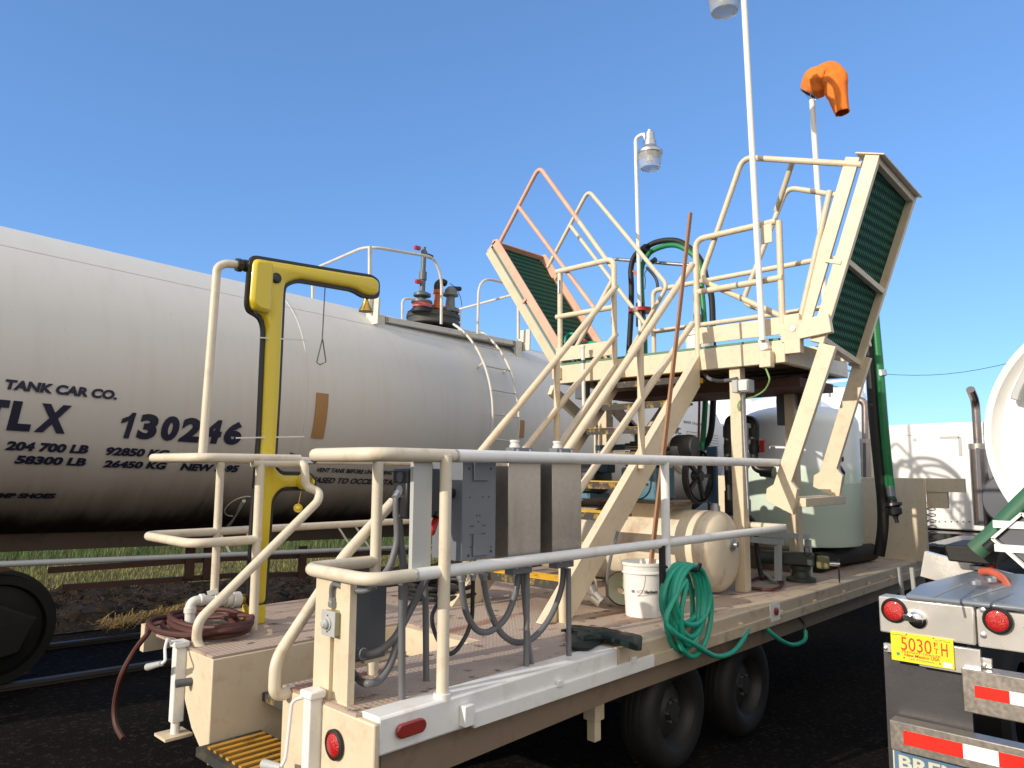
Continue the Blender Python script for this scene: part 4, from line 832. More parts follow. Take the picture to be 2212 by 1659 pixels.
def shower():
    Y = 4.62
    root = thing('emergency_shower', 'yellow emergency shower and eyewash column with black edges beside the tank lettering', 'safety shower', (2.47, Y, D))
    px = [(534, 552), (756, 589), (797, 595), (814, 608), (813, 648), (777, 646), (755, 632), (636, 612), (612, 622), (610, 640), (600, 860), (592, 992), (591, 1006), (602, 1018), (664, 1019), (680, 1037), (672, 1059), (602, 1060), (585, 1078), (570, 1311), (527, 1311), (533, 1151), (549, 945), (559, 712), (553, 690), (528, 676), (523, 660), (528, 593)]
    P2 = [V((oy(x, y, Y).x, oy(x, y, Y).z)) for x, y in px]; R = rnd(P2, .05, 3)
    m = MB(); m.plate([(p.x, Y-.045, p.y) for p in R], (0, .028, 0)); build(m, 'edge_gasket', M['black'], root, bev=.004)
    I = inset(P2, .026); I1 = rnd(I, .05, 4); I2 = rnd(inset(P2, .031), .05, 4); I3 = rnd(inset(P2, .045), .04, 4)
    n = len(I1); m = MB()
    for k, (L, y) in enumerate(((I1, Y-.04), (I1, Y-.052), (I2, Y-.068), (I3, Y-.078))): m.v += [V((p.x, y, p.y)) for p in L]
    for k in range(3): m.f += [(k*n+i, k*n+(i+1) % n, (k+1)*n+(i+1) % n, (k+1)*n+i) for i in range(n)]
    m.f.append(list(range(3*n, 4*n))); build(m, 'shell', M['yellow'], root, ang=50)
    # raised upper housing, cap, head
    q = [(541, 560), (585, 567), (581, 660), (577, 680), (548, 672), (533, 655)]; P3 = rnd([V((oy(x, y, Y-.06).x, oy(x, y, Y-.06).z)) for x, y in q], .045, 4)
    m = MB(); m.plate([(p.x, Y-.07, p.y) for p in P3], (0, -.05, 0)); build(m, 'housing', M['yellow'], root, bev=.025, ang=60)
    build(MB().lathe([(.036, 0), (.036, .012), (.03, .016)], oy(596, 601, Y-.075), (0, -1, 0)), 'black_cap', M['black'], root)
    build(MB().lathe([(.012, 0), (.012, .004)], oy(552, 675, Y-.11), (0, -1, 0)), 'drain_hole', M['black'], root)
    c = oy(791, 645, Y); build(MB().lathe([(.018, .02), (.018, -.02), (.025, -.025), (.025, -.04), (.05, -.085), (.055, -.10)], c, (0, 0, 1)), 'shower_head', M['brass'], root)
    # pull rod
    r = [(702, 622), (696, 733), (684, 783), (691, 788), (704, 782), (697, 733)]
    build(MB().tube([oy(*p, Y) for p in r], .0045, n=6), 'pull_rod', M['dgrey'], root)
    # cable ties
    for (a, b) in (((557, 729), (662, 735)), ((510, 946), (657, 943))):
        A, B = oy(*a, Y-.07), oy(*b, Y-.07); build(MB().beam(A, B, .004, .009), 'cable_tie', M['pvc'], root)
    # eyewash
    c = oy(655, 1040, Y-.07); ew = build(MB().lathe([(.055, 0), (.055, .03), (.045, .05), (.04, .02)], c, (0, -1, 0)), 'eyewash_outlet', M['yellow'], root)
    build(MB().lathe([(.032, .0), (.032, .032)], c+V((-.02, 0, 0)), (0, -1, 0)), 'outlet_hole', M['black'], ew)
    c = oy(643, 1098, Y-.1); build(MB().lathe([(.028, 0), (.03, .012), (.014, .014), (.012, .03)], c, (-.3, -.9, .2)), 'dust_cap', M['yellow'], root)
    build(MB().tube([oy(650, 1062, Y-.08), c], .002, n=5), 'cap_cord', M['brass'], root)
    for a, b in (((628, 984), (644, 988)), ((676, 996), (690, 988))):
        build(MB().cyl(oy(*a, Y-.05), oy(*b, Y-.05), .022, .014), 'eyewash_nozzle', M['black'], root)
    build(MB().tube([oy(632, 994, Y-.05), oy(655, 1000, Y-.05), oy(684, 997, Y-.05)], .009, n=8), 'nozzle_pipe', M['chrome'], root)
    # inlet stub
    build(MB().cyl(oy(517, 1293, Y), oy(535, 1293, Y), .03), 'inlet', M['brass'], root)
    p = oy(549, 1305, Y); build(MB().box((p.x-.06, Y-.05, D), (p.x+.06, Y+.05, p.z)), 'base', M['yellow'], root, bev=.01)
shower()
def supply_pipe():
    root = thing('water_pipe', 'cream pipe rising to the top of the yellow shower with an elbow', 'pipe', oy(437, 985, 4.62))
    Y = 4.62; T([oy(437, 990, Y), oy(469, 578, Y), oy(486, 569, Y), oy(512, 572, Y)], M['rail'], root, 'pipe', r=.027, fil=.07)
    build(MB().lathe([(.028, 0), (.045, .0), (.045, .03), (.03, .035), (.03, .05), (.042, .05), (.042, .075), (.03, .08), (.025, .10)], oy(511, 572, Y), oy(530, 574, Y)-oy(511, 572, Y), n=8), 'union', M['black'], root)
supply_pipe()
def valve_line():
    Y = 4.62
    root = thing('valve_line', 'white plastic elbow, ball valve and union feeding the foot of the yellow shower', 'pipe fitting', oy(410, 1330, Y))
    T([oy(410, 1345, Y), oy(411, 1298, Y), oy(520, 1292, Y)], M['pvc'], root, 'pipe', r=.030, fil=.05)
    ax = (oy(520, 1292, Y)-oy(440, 1298, Y)).normalized()
    for x, r in ((405+0, 0),):
        build(MB().lathe([(.036, 0), (.036, .03)], oy(411, 1312, Y), (0, 0, -1)), 'collar', M['pvc'], root)
    for x, r, l in ((436, .036, .03), (466, .042, .07), (492, .044, .035), (506, .05, .05), (518, .04, .02)):
        build(MB().lathe([(r*.85, 0), (r, .004), (r, l), (r*.85, l+.004)], oy(x-6, 1296, Y), ax, n=18), 'collar', M['pvc'], root)
    build(MB().beam(oy(448, 1283, Y), oy(470, 1276, Y-.02), .02, .03), 'valve_handle', M['pvc'], root); build(MB().cyl(oy(464, 1296, Y), oy(463, 1277, Y), .014), 'valve_stem', M['pvc'], root)
valve_line()
# ================================================================== coils
def hose_coil():
    pts = []; c = oz(438, 1352, .92)
    for k in range(150):
        t = k/24*2*math.pi*.78+1.2; r = 1+.12*math.sin(t*.53)+.06*math.sin(t*1.7)
        pts.append(V((c.x+.05*math.sin(k*.06)+.20*r*math.cos(t), c.y+.05*math.sin(k*.04)+.34*r*math.sin(t), .905+.018*(k/40)+.006*math.sin(t*3))))
    pts += [ox(345, 1345, 2.0), ox(318, 1370, 1.9), ox(288, 1410, 1.85), ox(262, 1460, 1.8), ox(248, 1520, 1.8), ox(250, 1565, 1.8), ox(266, 1596, 1.8)]
    pts = [p for i, p in enumerate(pts) for _ in ((0,) if i < 150 else (0, 1, 2))]
    o = build(MB().tube(spline(pts[::3], 5), .0165, n=8), 'coiled_hose', M['brownhose']); tag(o, 'red brown rubber hose coiled on the rear deck corner, its end hanging down', 'hose')
hose_coil()
def cable_coil():
    pts = []; c = V((3.9, 4.45, .90))
    for k in range(120):
        t = k/20*2*math.pi*.9; r = 1+.12*math.sin(t*.7); pts.append(V((c.x+.25*r*math.cos(t), c.y+.26*r*math.sin(t), .905+.03*(k/30)+.01*math.sin(t*2.3))))
    o = build(MB().tube(spline(pts[::3], 5), .018, n=8), 'coiled_cable', M['rubber']); tag(o, 'black cable coiled flat on the deck behind the grey conduits', 'cable')
cable_coil()
# ================================================================== electrical gear on the near rail
YC = 2.68
def q(px, py, Y=YC): return oy(px, py, Y)
def strap():
    a, b = q(893, 990, 2.62), q(932, 1240, 2.62)
    o = build(MB().box((a.x, 2.615, 1.40), (oy(932, 1060, 2.62).x, 2.64, 1.96)), 'mounting_strap', M['lgrey'], bev=.002); tag(o, 'flat pale grey metal strap upright between the two near rails', 'strap')
    for py in (1036, 1105): pass
strap()
def disconnect():
    a = q(881, 1012); b = q(953, 1122)
    root = thing('disconnect_switch', 'black switch box with a red handle hanging behind the pale strap', 'switch box', (a.x, YC, b.z))
    m = MB(); m.box((a.x, YC, q(881, 1122).z), (b.x, YC+.115, a.z)); build(m, 'box', M['black'], root, bev=.012)
    for z in (.04, .10): build(MB().lathe([(.024, 0), (.024, .003), (.018, .003)], V((a.x, YC+.055, a.z-z)), (-1, 0, 0), n=18), 'knockout', M['dgrey'], root)
    h = MB(); p0 = q(944, 1115, YC+.02); p1 = q(934, 1146, YC-.02); h.beam(p0, p1, .03, .02); h.ball(p1, .016, 1, 1, 1.5, n=6); build(h, 'handle', M['red'], root, bev=.004)
    build(MB().cyl(q(948, 1108), q(944, 1117), .018), 'handle_pivot', M['black'], root)
disconnect()
def cabinets():
    x0, x1 = q(998, 1100).x, q(1071, 1100).x; z1 = q(999, 990).z; z0 = 1.45
    r = thing('control_cabinet', 'blue grey control cabinet between the two near rails, its back drilled with small holes', 'electrical cabinet', (x0, YC, z0))
    build(MB().box((x0, YC, z0), (x1, YC+.22, z1)), 'box', M['grey'], r, bev=.003)
    for z in (z1-.06, z0+.07): build(MB().box((x0+.07, YC-.012, z-.05), (x0+.165, YC, z+.05)), 'mounting_tab', M['grey'], r, bev=.003)
    k = 0
    for hx, hz in ((.05, .19), (.14, .19), (.18, .19), (.10, .28), (.12, .28), (.11, .31), (.06, .33), (.075, .33), (.14, .33), (.155, .33), (.06, .37), (.075, .37), (.14, .37), (.155, .37), (.06, .43), (.14, .43), (.2, .44), (.045, .05), (.195, .05), (.045, .47), (.2, .46)):
        build(MB().cyl((x0+hx, YC-.0015, z1-hz), (x0+hx, YC+.002, z1-hz), .004 if k < 17 else .007, n=8), 'screw_hole', M['black'], r); k += 1
    build(MB().lathe([(.024, 0), (.024, .03), (.012, .032), (.012, .05)], V((x0, YC+.07, z1-.17)), (-1, 0, 0)), 'knob', M['black'], r)
    for nm, pa, pb, zt, cap, lb in (('s', 1098, 1168, 995, (1125, 958), 'wider brushed stainless cabinet next to the grey one'), ('s', 1193, 1256, 1000, (1213, 962), 'narrower brushed stainless cabinet nearest the stairs')):
        a, b = q(pa, 1100).x, q(pb, 1100).x; zt = q(pa, 990).z+.008
        r = thing('stainless_cabinet', lb, 'electrical cabinet', (a, YC, 1.44), 'stainless cabinets on the near rail')
        build(MB().box((a, YC, 1.43), (b, YC+.22, zt)), 'box', M['steel'], r, bev=.003)
        build(MB().box((b-.0, YC+.05, 1.43), (b+.035, YC+.22, zt-.01)), 'door_edge', M['dgrey'], r)
        for z, h in ((zt+.015, .055), (1.44-.05, .09)):
            cxm = (a+b)/2-.02; bx = build(MB().box((cxm-.07, YC+.0, z-.0 if z > 1.6 else z-.04), (cxm+.08, YC+.06, z+.035 if z > 1.6 else z+.05)), 'conduit_box', M['grey'], r, bev=.004)
            for dx in (-.045, .055): build(MB().lathe([(.011, 0), (.011, .006)], V((cxm+dx, YC, z+.018 if z > 1.6 else z)), (0, -1, 0), n=6), 'screw', M['galv'], bx)
        build(MB().lathe([(.028, 0), (.028, .018), (.022, .02), (.022, .032), (.026, .034), (.026, .045)], V((cxm-.03, YC+.03, zt+.045)), (0, 0, 1), n=16), 'white_plug', M['pvc'], r)
cabinets()
def low_gear():
    a, b = ox(703, 1300, 1.87), ox(716, 1370, 1.87)
    X = 1.87; ya = ox(694, 1340, X).y; yb = ox(722, 1340, X).y; zt = ox(700, 1317, X).z; zb = ox(700, 1372, X).z
    r = thing('push_button_box', 'small pale grey push button box on the rear channel', 'switch box', (X, ya, zb))
    build(MB().box((X+.005, yb, zb+.003), (X+.08, ya-.005, zt-.003)), 'box', mat('olive_grey_box', (.30, .31, .20), .5), r, bev=.003)
    build(MB().box((X, yb-.003, zb), (X+.006, ya, zt)), 'face_plate', M['lgrey'], r, bev=.002)
    c = V((X, (ya+yb)/2, (zt+zb)/2)); build(MB().lathe([(.03, 0), (.03, .006), (.022, .008), (.022, .018), (.012, .03), (0, .032)], c, (-1, 0, 0), n=18), 'button', M['lgrey'], r)
    for dz in (-.035, .035): build(MB().cyl(c+V((-.001, 0, dz)), c+V((-.004, 0, dz)), .003, n=6), 'screw', M['black'], r)
    # dark box behind
    Yb = 2.86; p0, p1 = oy(758, 1260, Yb), oy(832, 1415, Yb)
    r = thing('pull_box', 'dark grey rectangular pull box under the lower rail at the rear corner', 'electrical box', (p0.x, Yb, p1.z))
    zb = oy(758, 1434, Yb).z; build(MB().box((p0.x, Yb, zb), (p1.x, Yb+.12, p0.z)), 'box', M['dgrey'], r, bev=.003)
    build(MB().box((p1.x-.1, Yb+.02, zb-.02), (p1.x+.14, Yb+.05, zb-.005)), 'support_bar', M['cream'], r)
low_gear()
def conduit(lb, pts, r=.0165, Y=None, mt='conduit', ends=True, fil=None):
    P = [oy(p[0], p[1], p[2]) for p in pts]; sp = spline(P, 8) if fil is None else smooth_path(P, fil)
    root = thing('conduit', lb, 'conduit', min(P, key=lambda p: p.z), 'grey flexible conduits of the electrical gear')
    build(MB().tube(sp, r, n=12), 'tube', M[mt], root)
    if ends:
        d = (sp[1]-sp[0]).normalized(); build(MB().lathe([(r*1.1, -.012), (r*1.6, -.01), (r*1.6, .012), (r*1.25, .014), (r*1.25, .03)], sp[0], d, n=8), 'gland', M['galv'], root)
    return root
A = 2.75
conduit('grey conduit dropping from the upper fitting of the black switch box', [(862, 1068, A), (857, 1075, A), (856, 1100, A), (858, 1160, A), (850, 1200, A), (838, 1230, A), (820, 1252, A), (790, 1262, A-.02), (760, 1268, 2.9)][:7], .016)
conduit('grey conduit dropping from the lower fitting of the black switch box and curling down', [(868, 1108, A), (862, 1120, A), (865, 1170, A), (872, 1230, A), (873, 1300, A), (865, 1360, A), (845, 1430, A), (820, 1468, A), (795, 1476, A), (775, 1468, 2.9), (752, 1440, 2.95)], .0175)
conduit('straight grey conduit standing on the deck, nearest the rear post', [(868, 1240, 2.68), (868, 1511, 2.68)], .0165, ends=False)
conduit('straight grey conduit standing on the deck just inside the rear post', [(915, 1230, 2.83), (919, 1300, 2.83), (921, 1495, 2.83)], .0155, ends=False)
conduit('grey conduit swinging up from the foot of the dark pull box', [(780, 1412, 2.85), (800, 1412, 2.8), (825, 1402, 2.78), (855, 1375, 2.75), (885, 1320, 2.75), (915, 1262, 2.72), (930, 1235, 2.72)], .0175)
conduit('thin grey conduit leaving the top of the push button box', [(718, 1305, 2.92), (717, 1272, 2.92), (724, 1262, 2.9), (750, 1272, 2.82), (785, 1277, 2.74), (812, 1268, 2.7)], .0125)
conduit('grey conduit looping right from the grey cabinet, leftmost of the hanging loops', [(997, 1243, A), (1000, 1290, A), (1010, 1330, A), (1032, 1362, A), (1062, 1362, A), (1095, 1330, A), (1116, 1270, A), (1119, 1225, A)], .0165)
conduit('grey conduit looping right from the grey cabinet, second of the hanging loops', [(1043, 1240, A), (1050, 1290, A), (1062, 1330, A), (1085, 1370, A), (1118, 1388, A), (1155, 1375, A), (1190, 1330, A), (1213, 1270, A), (1217, 1222, A)], .0165)
conduit('black cable with a red band looping back left of the hanging loops', [(1022, 1240, A), (1021, 1290, A), (1018, 1340, A), (1000, 1385, A), (972, 1412, A), (945, 1380, 2.9), (933, 1335, 3.0), (945, 1305, 3.05)], .011, mt='black')
conduit('straight grey conduit below the first stainless cabinet', [(1138, 1228, 2.72), (1137, 1443, 2.66)], .0165, ends=False)
conduit('slightly bent grey conduit beside the one below the first stainless cabinet', [(1128, 1228, 2.74), (1133, 1300, 2.72), (1142, 1390, 2.68), (1149, 1437, 2.67)], .0135, ends=False)
conduit('straight grey conduit below the second stainless cabinet', [(1228, 1228, 2.72), (1229, 1418, 2.64)], .0145, ends=False)
# ================================================================== stuff standing on the deck
def bucket(c, r0, r1, h, label, word=True):
    c = V(c); root = thing('bucket', label, 'bucket', c)
    build(MB().lathe([(r0*.96, 0), (r0, .004), (r1*.97, h*.80), (r1*1.06, h*.80), (r1*1.06, h*.83), (r1*1.0, h*.835), (r1*1.03, h*.93), (r1*1.08, h*.95), (r1*1.09, h), (r1*.99, h), (r1*.93, h*.85), (r0*.93, .012), (0, .012)], c, (0, 0, 1), n=48), 'body', M['bucket'], root)
    hp = []
    for k in range(13):
        t = math.pi*k/12; hp.append(c+V((math.cos(t)*r1*1.02*.45-.11, math.cos(t)*r1*1.04*.9, h*.82-math.sin(t)*.16)))
    build(MB().tube(hp, .0025, n=6), 'wire_handle', M['galv'], root)
    return root, c
c = oz(1396, 1330, D); bk, bc = bucket((c.x, c.y+.02, D), .125, .145, .37, 'white plastic bucket with black printing and a brown stick standing in it')
def wrap(s, cc, r, a0, a1, z0, z1, par, m, **k):
    return build(text_mb(s, lambda u, v, h: V((cc.x+(r+.0025+h)*math.cos(a0+(a1-a0)*u), cc.y+(r+.0025+h)*math.sin(a0+(a1-a0)*u), z0+(z1-z0)*v)), **k), 'printing', m, par)
va = math.atan2(-bc.y, -bc.x)
wrap('Hardware', bc, .135, va+.05, va+.75, D+.168, D+.192, bk, M['ink'], bold=.02, th=.0008)
wrap('ee', bc, .135, va-.62, va-.45, D+.170, D+.188, bk, M['ink'], bold=.0, th=.0008)
wrap('ACE', bc, .135, va-.38, va-.02, D+.170, D+.192, bk, mat('faded_pink_print', (.6, .45, .45), .5), bold=.01, th=.0008)
bucket((ox(1510, 770, 6.6).x, ox(1512, 770, 6.6).y, 2.955), .125, .145, .33, 'white bucket with a wire handle on the upper platform')
o = build(MB().plate([oy(1404, 1225, 2.98), oy(1411, 1225, 2.98), oy(1496, 460, 2.98), oy(1491, 458, 2.98)], (0, .016, 0)), 'stick', M['wood']); tag(o, 'long brown wooden stick leaning up out of the deck bucket', 'stick')
def glovepair():
    for nm, pts, th, zz, lb in (('a', [(1222, 1358), (1230, 1350), (1262, 1352), (1300, 1372), (1298, 1388), (1270, 1402), (1232, 1400), (1222, 1385)], .018, 0, 'lower charcoal rubber glove lying flat on the deck edge'),
                            ('b', [(1248, 1362), (1262, 1354), (1300, 1358), (1345, 1368), (1388, 1376), (1386, 1404), (1350, 1392), (1300, 1378), (1262, 1382), (1246, 1376)], .02, .022, 'upper dark green rubber glove with its cuff toward the tanker')):
        P = [oz(x, y, D+.02+zz) for x, y in pts]
        P = [p for p in P]; P2 = rnd([V((p.x, p.y)) for p in P], .03, 3)
        m = MB(); n = len(P2); cx = sum((p for p in P2), V((0, 0)))/n
        for s, z in ((.9, 0), (1, .008), (1, th), (.8, th+.012)): m.v += [V((cx.x+(p.x-cx.x)*s, cx.y+(p.y-cx.y)*s, D+.005+zz+z+.006*noise.noise(V((p.x*20, p.y*20, z*50))))) for p in P2]
        for k in range(3): m.f += [(k*n+i, k*n+(i+1) % n, (k+1)*n+(i+1) % n, (k+1)*n+i) for i in range(n)]
        m.f += [list(range(n))[::-1], list(range(3*n, 4*n))]
        c0 = oz(1240 if nm == 'a' else 1265, 1362 if nm == 'a' else 1362, D+.03+zz)
        d = (oz(1222, 1372, D)-oz(1300, 1385, D)).normalized()
        for k in range(4):
            b = c0+V((0, -.02-.02*k, 0)) if nm == 'a' else c0+V((-.02, .012-.018*k, 0)); m.tube([b, b+d*(.07+.01*(k % 2))+V((0, .006*k, -.003)), b+d*(.11+.012*(k % 2))+V((0, .006*k, -.012))], .011, r2=.008, n=8)
        m.tube([c0+V((.05, -.06, .0)), c0+V((.01, -.10, -.003)), c0+V((-.03, -.115, -.01))], .012, r2=.009, n=8)
        o = build(m, 'rubber_glove', M['glove'], ang=60); tag(o, lb, 'glove', 'rubber gloves on the deck edge')
glovepair()
def garden_hose():
    root = thing('garden_hose', 'green garden hose coiled over a black bracket on the near rail, its tail drooping below', 'hose', oy(1485, 1400, 2.5))
    pts = []; cx, cz = oy(1488, 1312, 2.5).x, oy(1488, 1300, 2.5).z
    for k in range(10*24):
        t = k/24*2*math.pi; w = .205+.03*math.sin(t*.37+1)+.012*math.sin(t*1.3); hgt = .23+.05*math.sin(t*.31+.5); yo = 2.52-.05*math.sin(t*.23)-.02*math.cos(t*.5)
        z = cz+.225-hgt+hgt*math.cos(t) if True else 0
        pts.append(V((cx+w*math.sin(t)+.03*math.sin(t*.41), yo, z)))
    pts = pts[::3]
    tail = [(1440, 1330, 2.47), (1455, 1365, 2.46), (1500, 1392, 2.46), (1545, 1417, 2.48), (1580, 1410, 2.5), (1605, 1382, 2.52), (1622, 1345, 2.56), (1640, 1335, 2.6), (1660, 1362, 2.54), (1690, 1385, 2.5), (1715, 1393, 2.5), (1738, 1383, 2.5), (1740, 1362, 2.51)]
    pts += [oy(*p) for p in tail]
    build(MB().tube(spline(pts, 6), .0165, n=10), 'hose', M['green'], root)
    build(MB().tube(spline([oy(1740, 1362, 2.51), oy(1735, 1345, 2.53), oy(1718, 1328, 2.56), (oy(1700, 1330, 2.62))], 6), .011, n=8), 'hose_end', M['black'], root)
    br = build(MB().box((cx-.18, 2.57, 1.02), (cx-.15, 2.60, 1.42)), 'hanger_strip', M['black'], root)
    build(MB().tube([V((cx-.02, 2.60, cz+.17)), V((cx-.02, 2.50, cz+.20)), V((cx-.02, 2.42, cz+.20)), V((cx-.02, 2.40, cz+.25))], .012, fil=.02), 'hook', M['black'], root)
    for i in range(2): build(MB().tube([V((cx-.16, 2.585, 1.3-.06*i)), V((cx-.02, 2.59, cz+.18-.02*i))], .01, n=6), 'bracket_arm', M['black'], root)
garden_hose()
def compressor():
    root = thing('air_compressor', 'cream horizontal air tank with a blue and black compressor pump and motor on top', 'air compressor', (5.6, 3.9, D))
    cx, cz, r = 5.62, 1.235, .325
    m = MB(); y0, y1 = 3.02, 4.75
    hd_ = [(r*math.sin(math.pi/2*i/8), -.11*math.cos(math.pi/2*i/8)) for i in range(9)]
    prof = [(a, b+0) for a, b in hd_]+[(r, .03), (r*1.012, .032), (r*1.012, .05), (r, .052), (r, y1-y0)]+[(r*math.sin(math.pi/2*(8-i)/8), y1-y0+.11*math.sin(math.pi/2*i/8)) for i in range(9)]
    m.lathe(prof, (cx, y0, cz), (0, 1, 0), n=64); tk_ = build(m, 'air_tank', mat('stained_tan_paint', (.66, .59, .46), .38, stain=(.30, .17, .08), samt=.8, sscale=4, sz=.5), root)
    build(MB().lathe([(.05, 0), (.055, -.02), (.03, -.035), (.022, -.035), (.022, -.06), (0, -.06)], (cx+.02, y0-.10, cz+.06), (0, 1, 0), n=16), 'tank_plug', M['galv'], tk_)
    build(MB().lathe([(.04, 0), (.04, .05), (.03, .05), (.03, .07)], (cx, y0+.02, cz+r-.01), (0, 0, 1), n=14), 'fitting', M['galv'], tk_)
    for y in (3.42, 4.45):
        for s in (-1, 1): build(MB().obox((cx+s*.22, y, (D+cz-.16)/2+.02), (.035, 0, 0), (0, .02, 0), (0, 0, .10)), 'foot', M['cream'], root)
    m = MB(); m.plate([(cx-.26, 3.40, cz+r+.05), (cx+.26, 3.40, cz+r+.05), (cx+.2, 3.40, cz+.20), (cx+.12, 3.40, cz+.26), (cx-.12, 3.40, cz+.26), (cx-.2, 3.40, cz+.20)], (0, .5, 0)); build(m, 'saddle', M['cream'], root)
    zt = cz+r+.05
    build(MB().box((cx-.30, 3.25, zt), (cx+.30, 4.8, zt+.018)), 'base_plate', M['brown'], root)
    # pump
    p = build(MB().box((cx-.17, 3.50, zt+.018), (cx+.15, 3.86, zt+.30)), 'pump_body', M['pblue'], root, bev=.02)
    build(MB().lathe([(.14, 0), (.14, .02), (.10, .035), (0, .04)], (cx-.17, 3.68, zt+.17), (-1, 0, 0), n=24), 'bearing_cover', M['pblue'], p)
    m = MB()
    for k in range(9): m.box((cx-.14, 3.55-.0, zt+.31+k*.024), (cx+.14, 3.83, zt+.322+k*.024))
    m.box((cx-.11, 3.58, zt+.30), (cx+.11, 3.80, zt+.53)); build(m, 'cylinder_fins', M['beltg'], p)
    for y in (3.62, 3.78): build(MB().lathe([(.05, 0), (.05, .06), (.03, .08)], (cx+.02, y, zt+.53), (0, 0, 1), n=16), 'cylinder_head', M['blue'], p)
    c = ox(1480, 968, cx-.02); build(MB().lathe([(.03, -.02), (.10, 0), (.115, .03), (.115, .15), (.10, .19), (.0, .2)], c+V((0, .10, 0)), (.1, -1, .0), n=28), 'air_filter', M['beltg'], p)
    build(MB().tube([c+V((0, .1, 0)), c+V((.05, .22, -.05)), c+V((.06, .3, -.16))], .035, fil=.05), 'intake_elbow', M['beltg'], p)
    # flywheel
    fx = V((cx+.06, 3.22, zt+.23)); m = MB(); m.lathe([(.215, -.02), (.225, -.02), (.225, .03), (.2, .03), (.2, -.02)], fx, (0, 1, 0), n=40, cap=False); m.lathe([(.045, -.03), (.045, .05)], fx, (0, 1, 0), n=16)
    for k in range(5):
        a = k*2*math.pi/5; d = V((math.cos(a), 0, math.sin(a))); m.beam(fx+d*.04, fx+d*.2, .03, .03, up=(0, 1, 0))
    build(m, 'flywheel', M['black'], p)
    a = ox(1530, 965, 5.9); b = ox(1546, 965, 5.9); m = MB(); m.box((5.9, b.y, zt-.25), (5.93, a.y+.02, a.z)); build(m, 'guard_panel', M['blue'], root)
    # motor
    my = 4.35; mo = build(MB().lathe([(.05, -.2), (.13, -.19), (.15, -.15), (.15, .15), (.13, .19), (.05, .2)], (cx-.02, my, zt+.20), (0, 1, 0), n=28), 'motor', M['black'], root)
    m = MB()
    for k in range(16):
        a = k*2*math.pi/16; d = V((math.cos(a), 0, math.sin(a))); m.obox(V((cx-.02, my, zt+.20))+d*.155, d*.012, (0, .13, 0), d.cross(V((0, 1, 0)))*.003)
    build(m, 'motor_fins', M['beltg'], mo); build(MB().box((cx-.16, my-.14, zt+.018), (cx+.14, my+.14, zt+.06)), 'motor_base', M['pblue'], mo)
    build(MB().box((cx-.1, my-.3, zt+.25), (cx+.02, my-.12, zt+.42)), 'cable_box', M['blue'], mo, bev=.01)
    a = ox(1290, 968, cx); b = ox(1365, 965, cx); build(MB().beam(a, b, .06, .05), 'air_manifold', M['blue'], root)
    build(MB().box((cx-.3, 4.5, zt-.02), (cx-.26, 5.1, zt+.14)), 'white_box', M['truckwhite'], root)
compressor()
def dropped_lamps():
    for pc, ax, lb, sz in ((oy(1272, 1277, 3.42), (-.15, .75, .55), 'bell shaped metal lamp head lying on the deck behind the stair foot', .125), (oy(1342, 1274, 3.3), (-.62, -.6, .25), 'pale bowl shaped lamp reflector on its side behind the white bucket', .12)):
        r = thing('floodlight', lb, 'lamp', pc-V((0, 0, sz)), 'loose lamp heads on the deck'); ax = V(ax)
        build(MB().lathe([(sz*.3, -sz), (sz*.35, -sz*.4), (sz*.7, 0), (sz*.98, sz*.5), (sz, sz*.6), (sz*.93, sz*.55), (sz*.6, sz*.05), (sz*.2, -.2*sz)], pc, ax, n=32, cap=False), 'reflector', M['brushed'] if sz > .121 else mat('cream_reflector', (.55, .55, .40), .35), r)
        build(MB().lathe([(sz*1.0, .58*sz), (sz*1.06, .6*sz), (sz*1.06, .68*sz), (sz*.98, .7*sz)], pc, ax, n=32, cap=False), 'rim', M['black'], r)
dropped_lamps()
o = build(MB().tube(spline([oy(1334, 1150, 3.15), oy(1320, 1200, 3.1), oy(1312, 1250, 3.15), oy(1312, 1288, 3.2)], 6), .012, n=8), 'cord', M['conduit']); tag(o, 'short grey cord hanging from the stair stringer to the deck', 'cord')
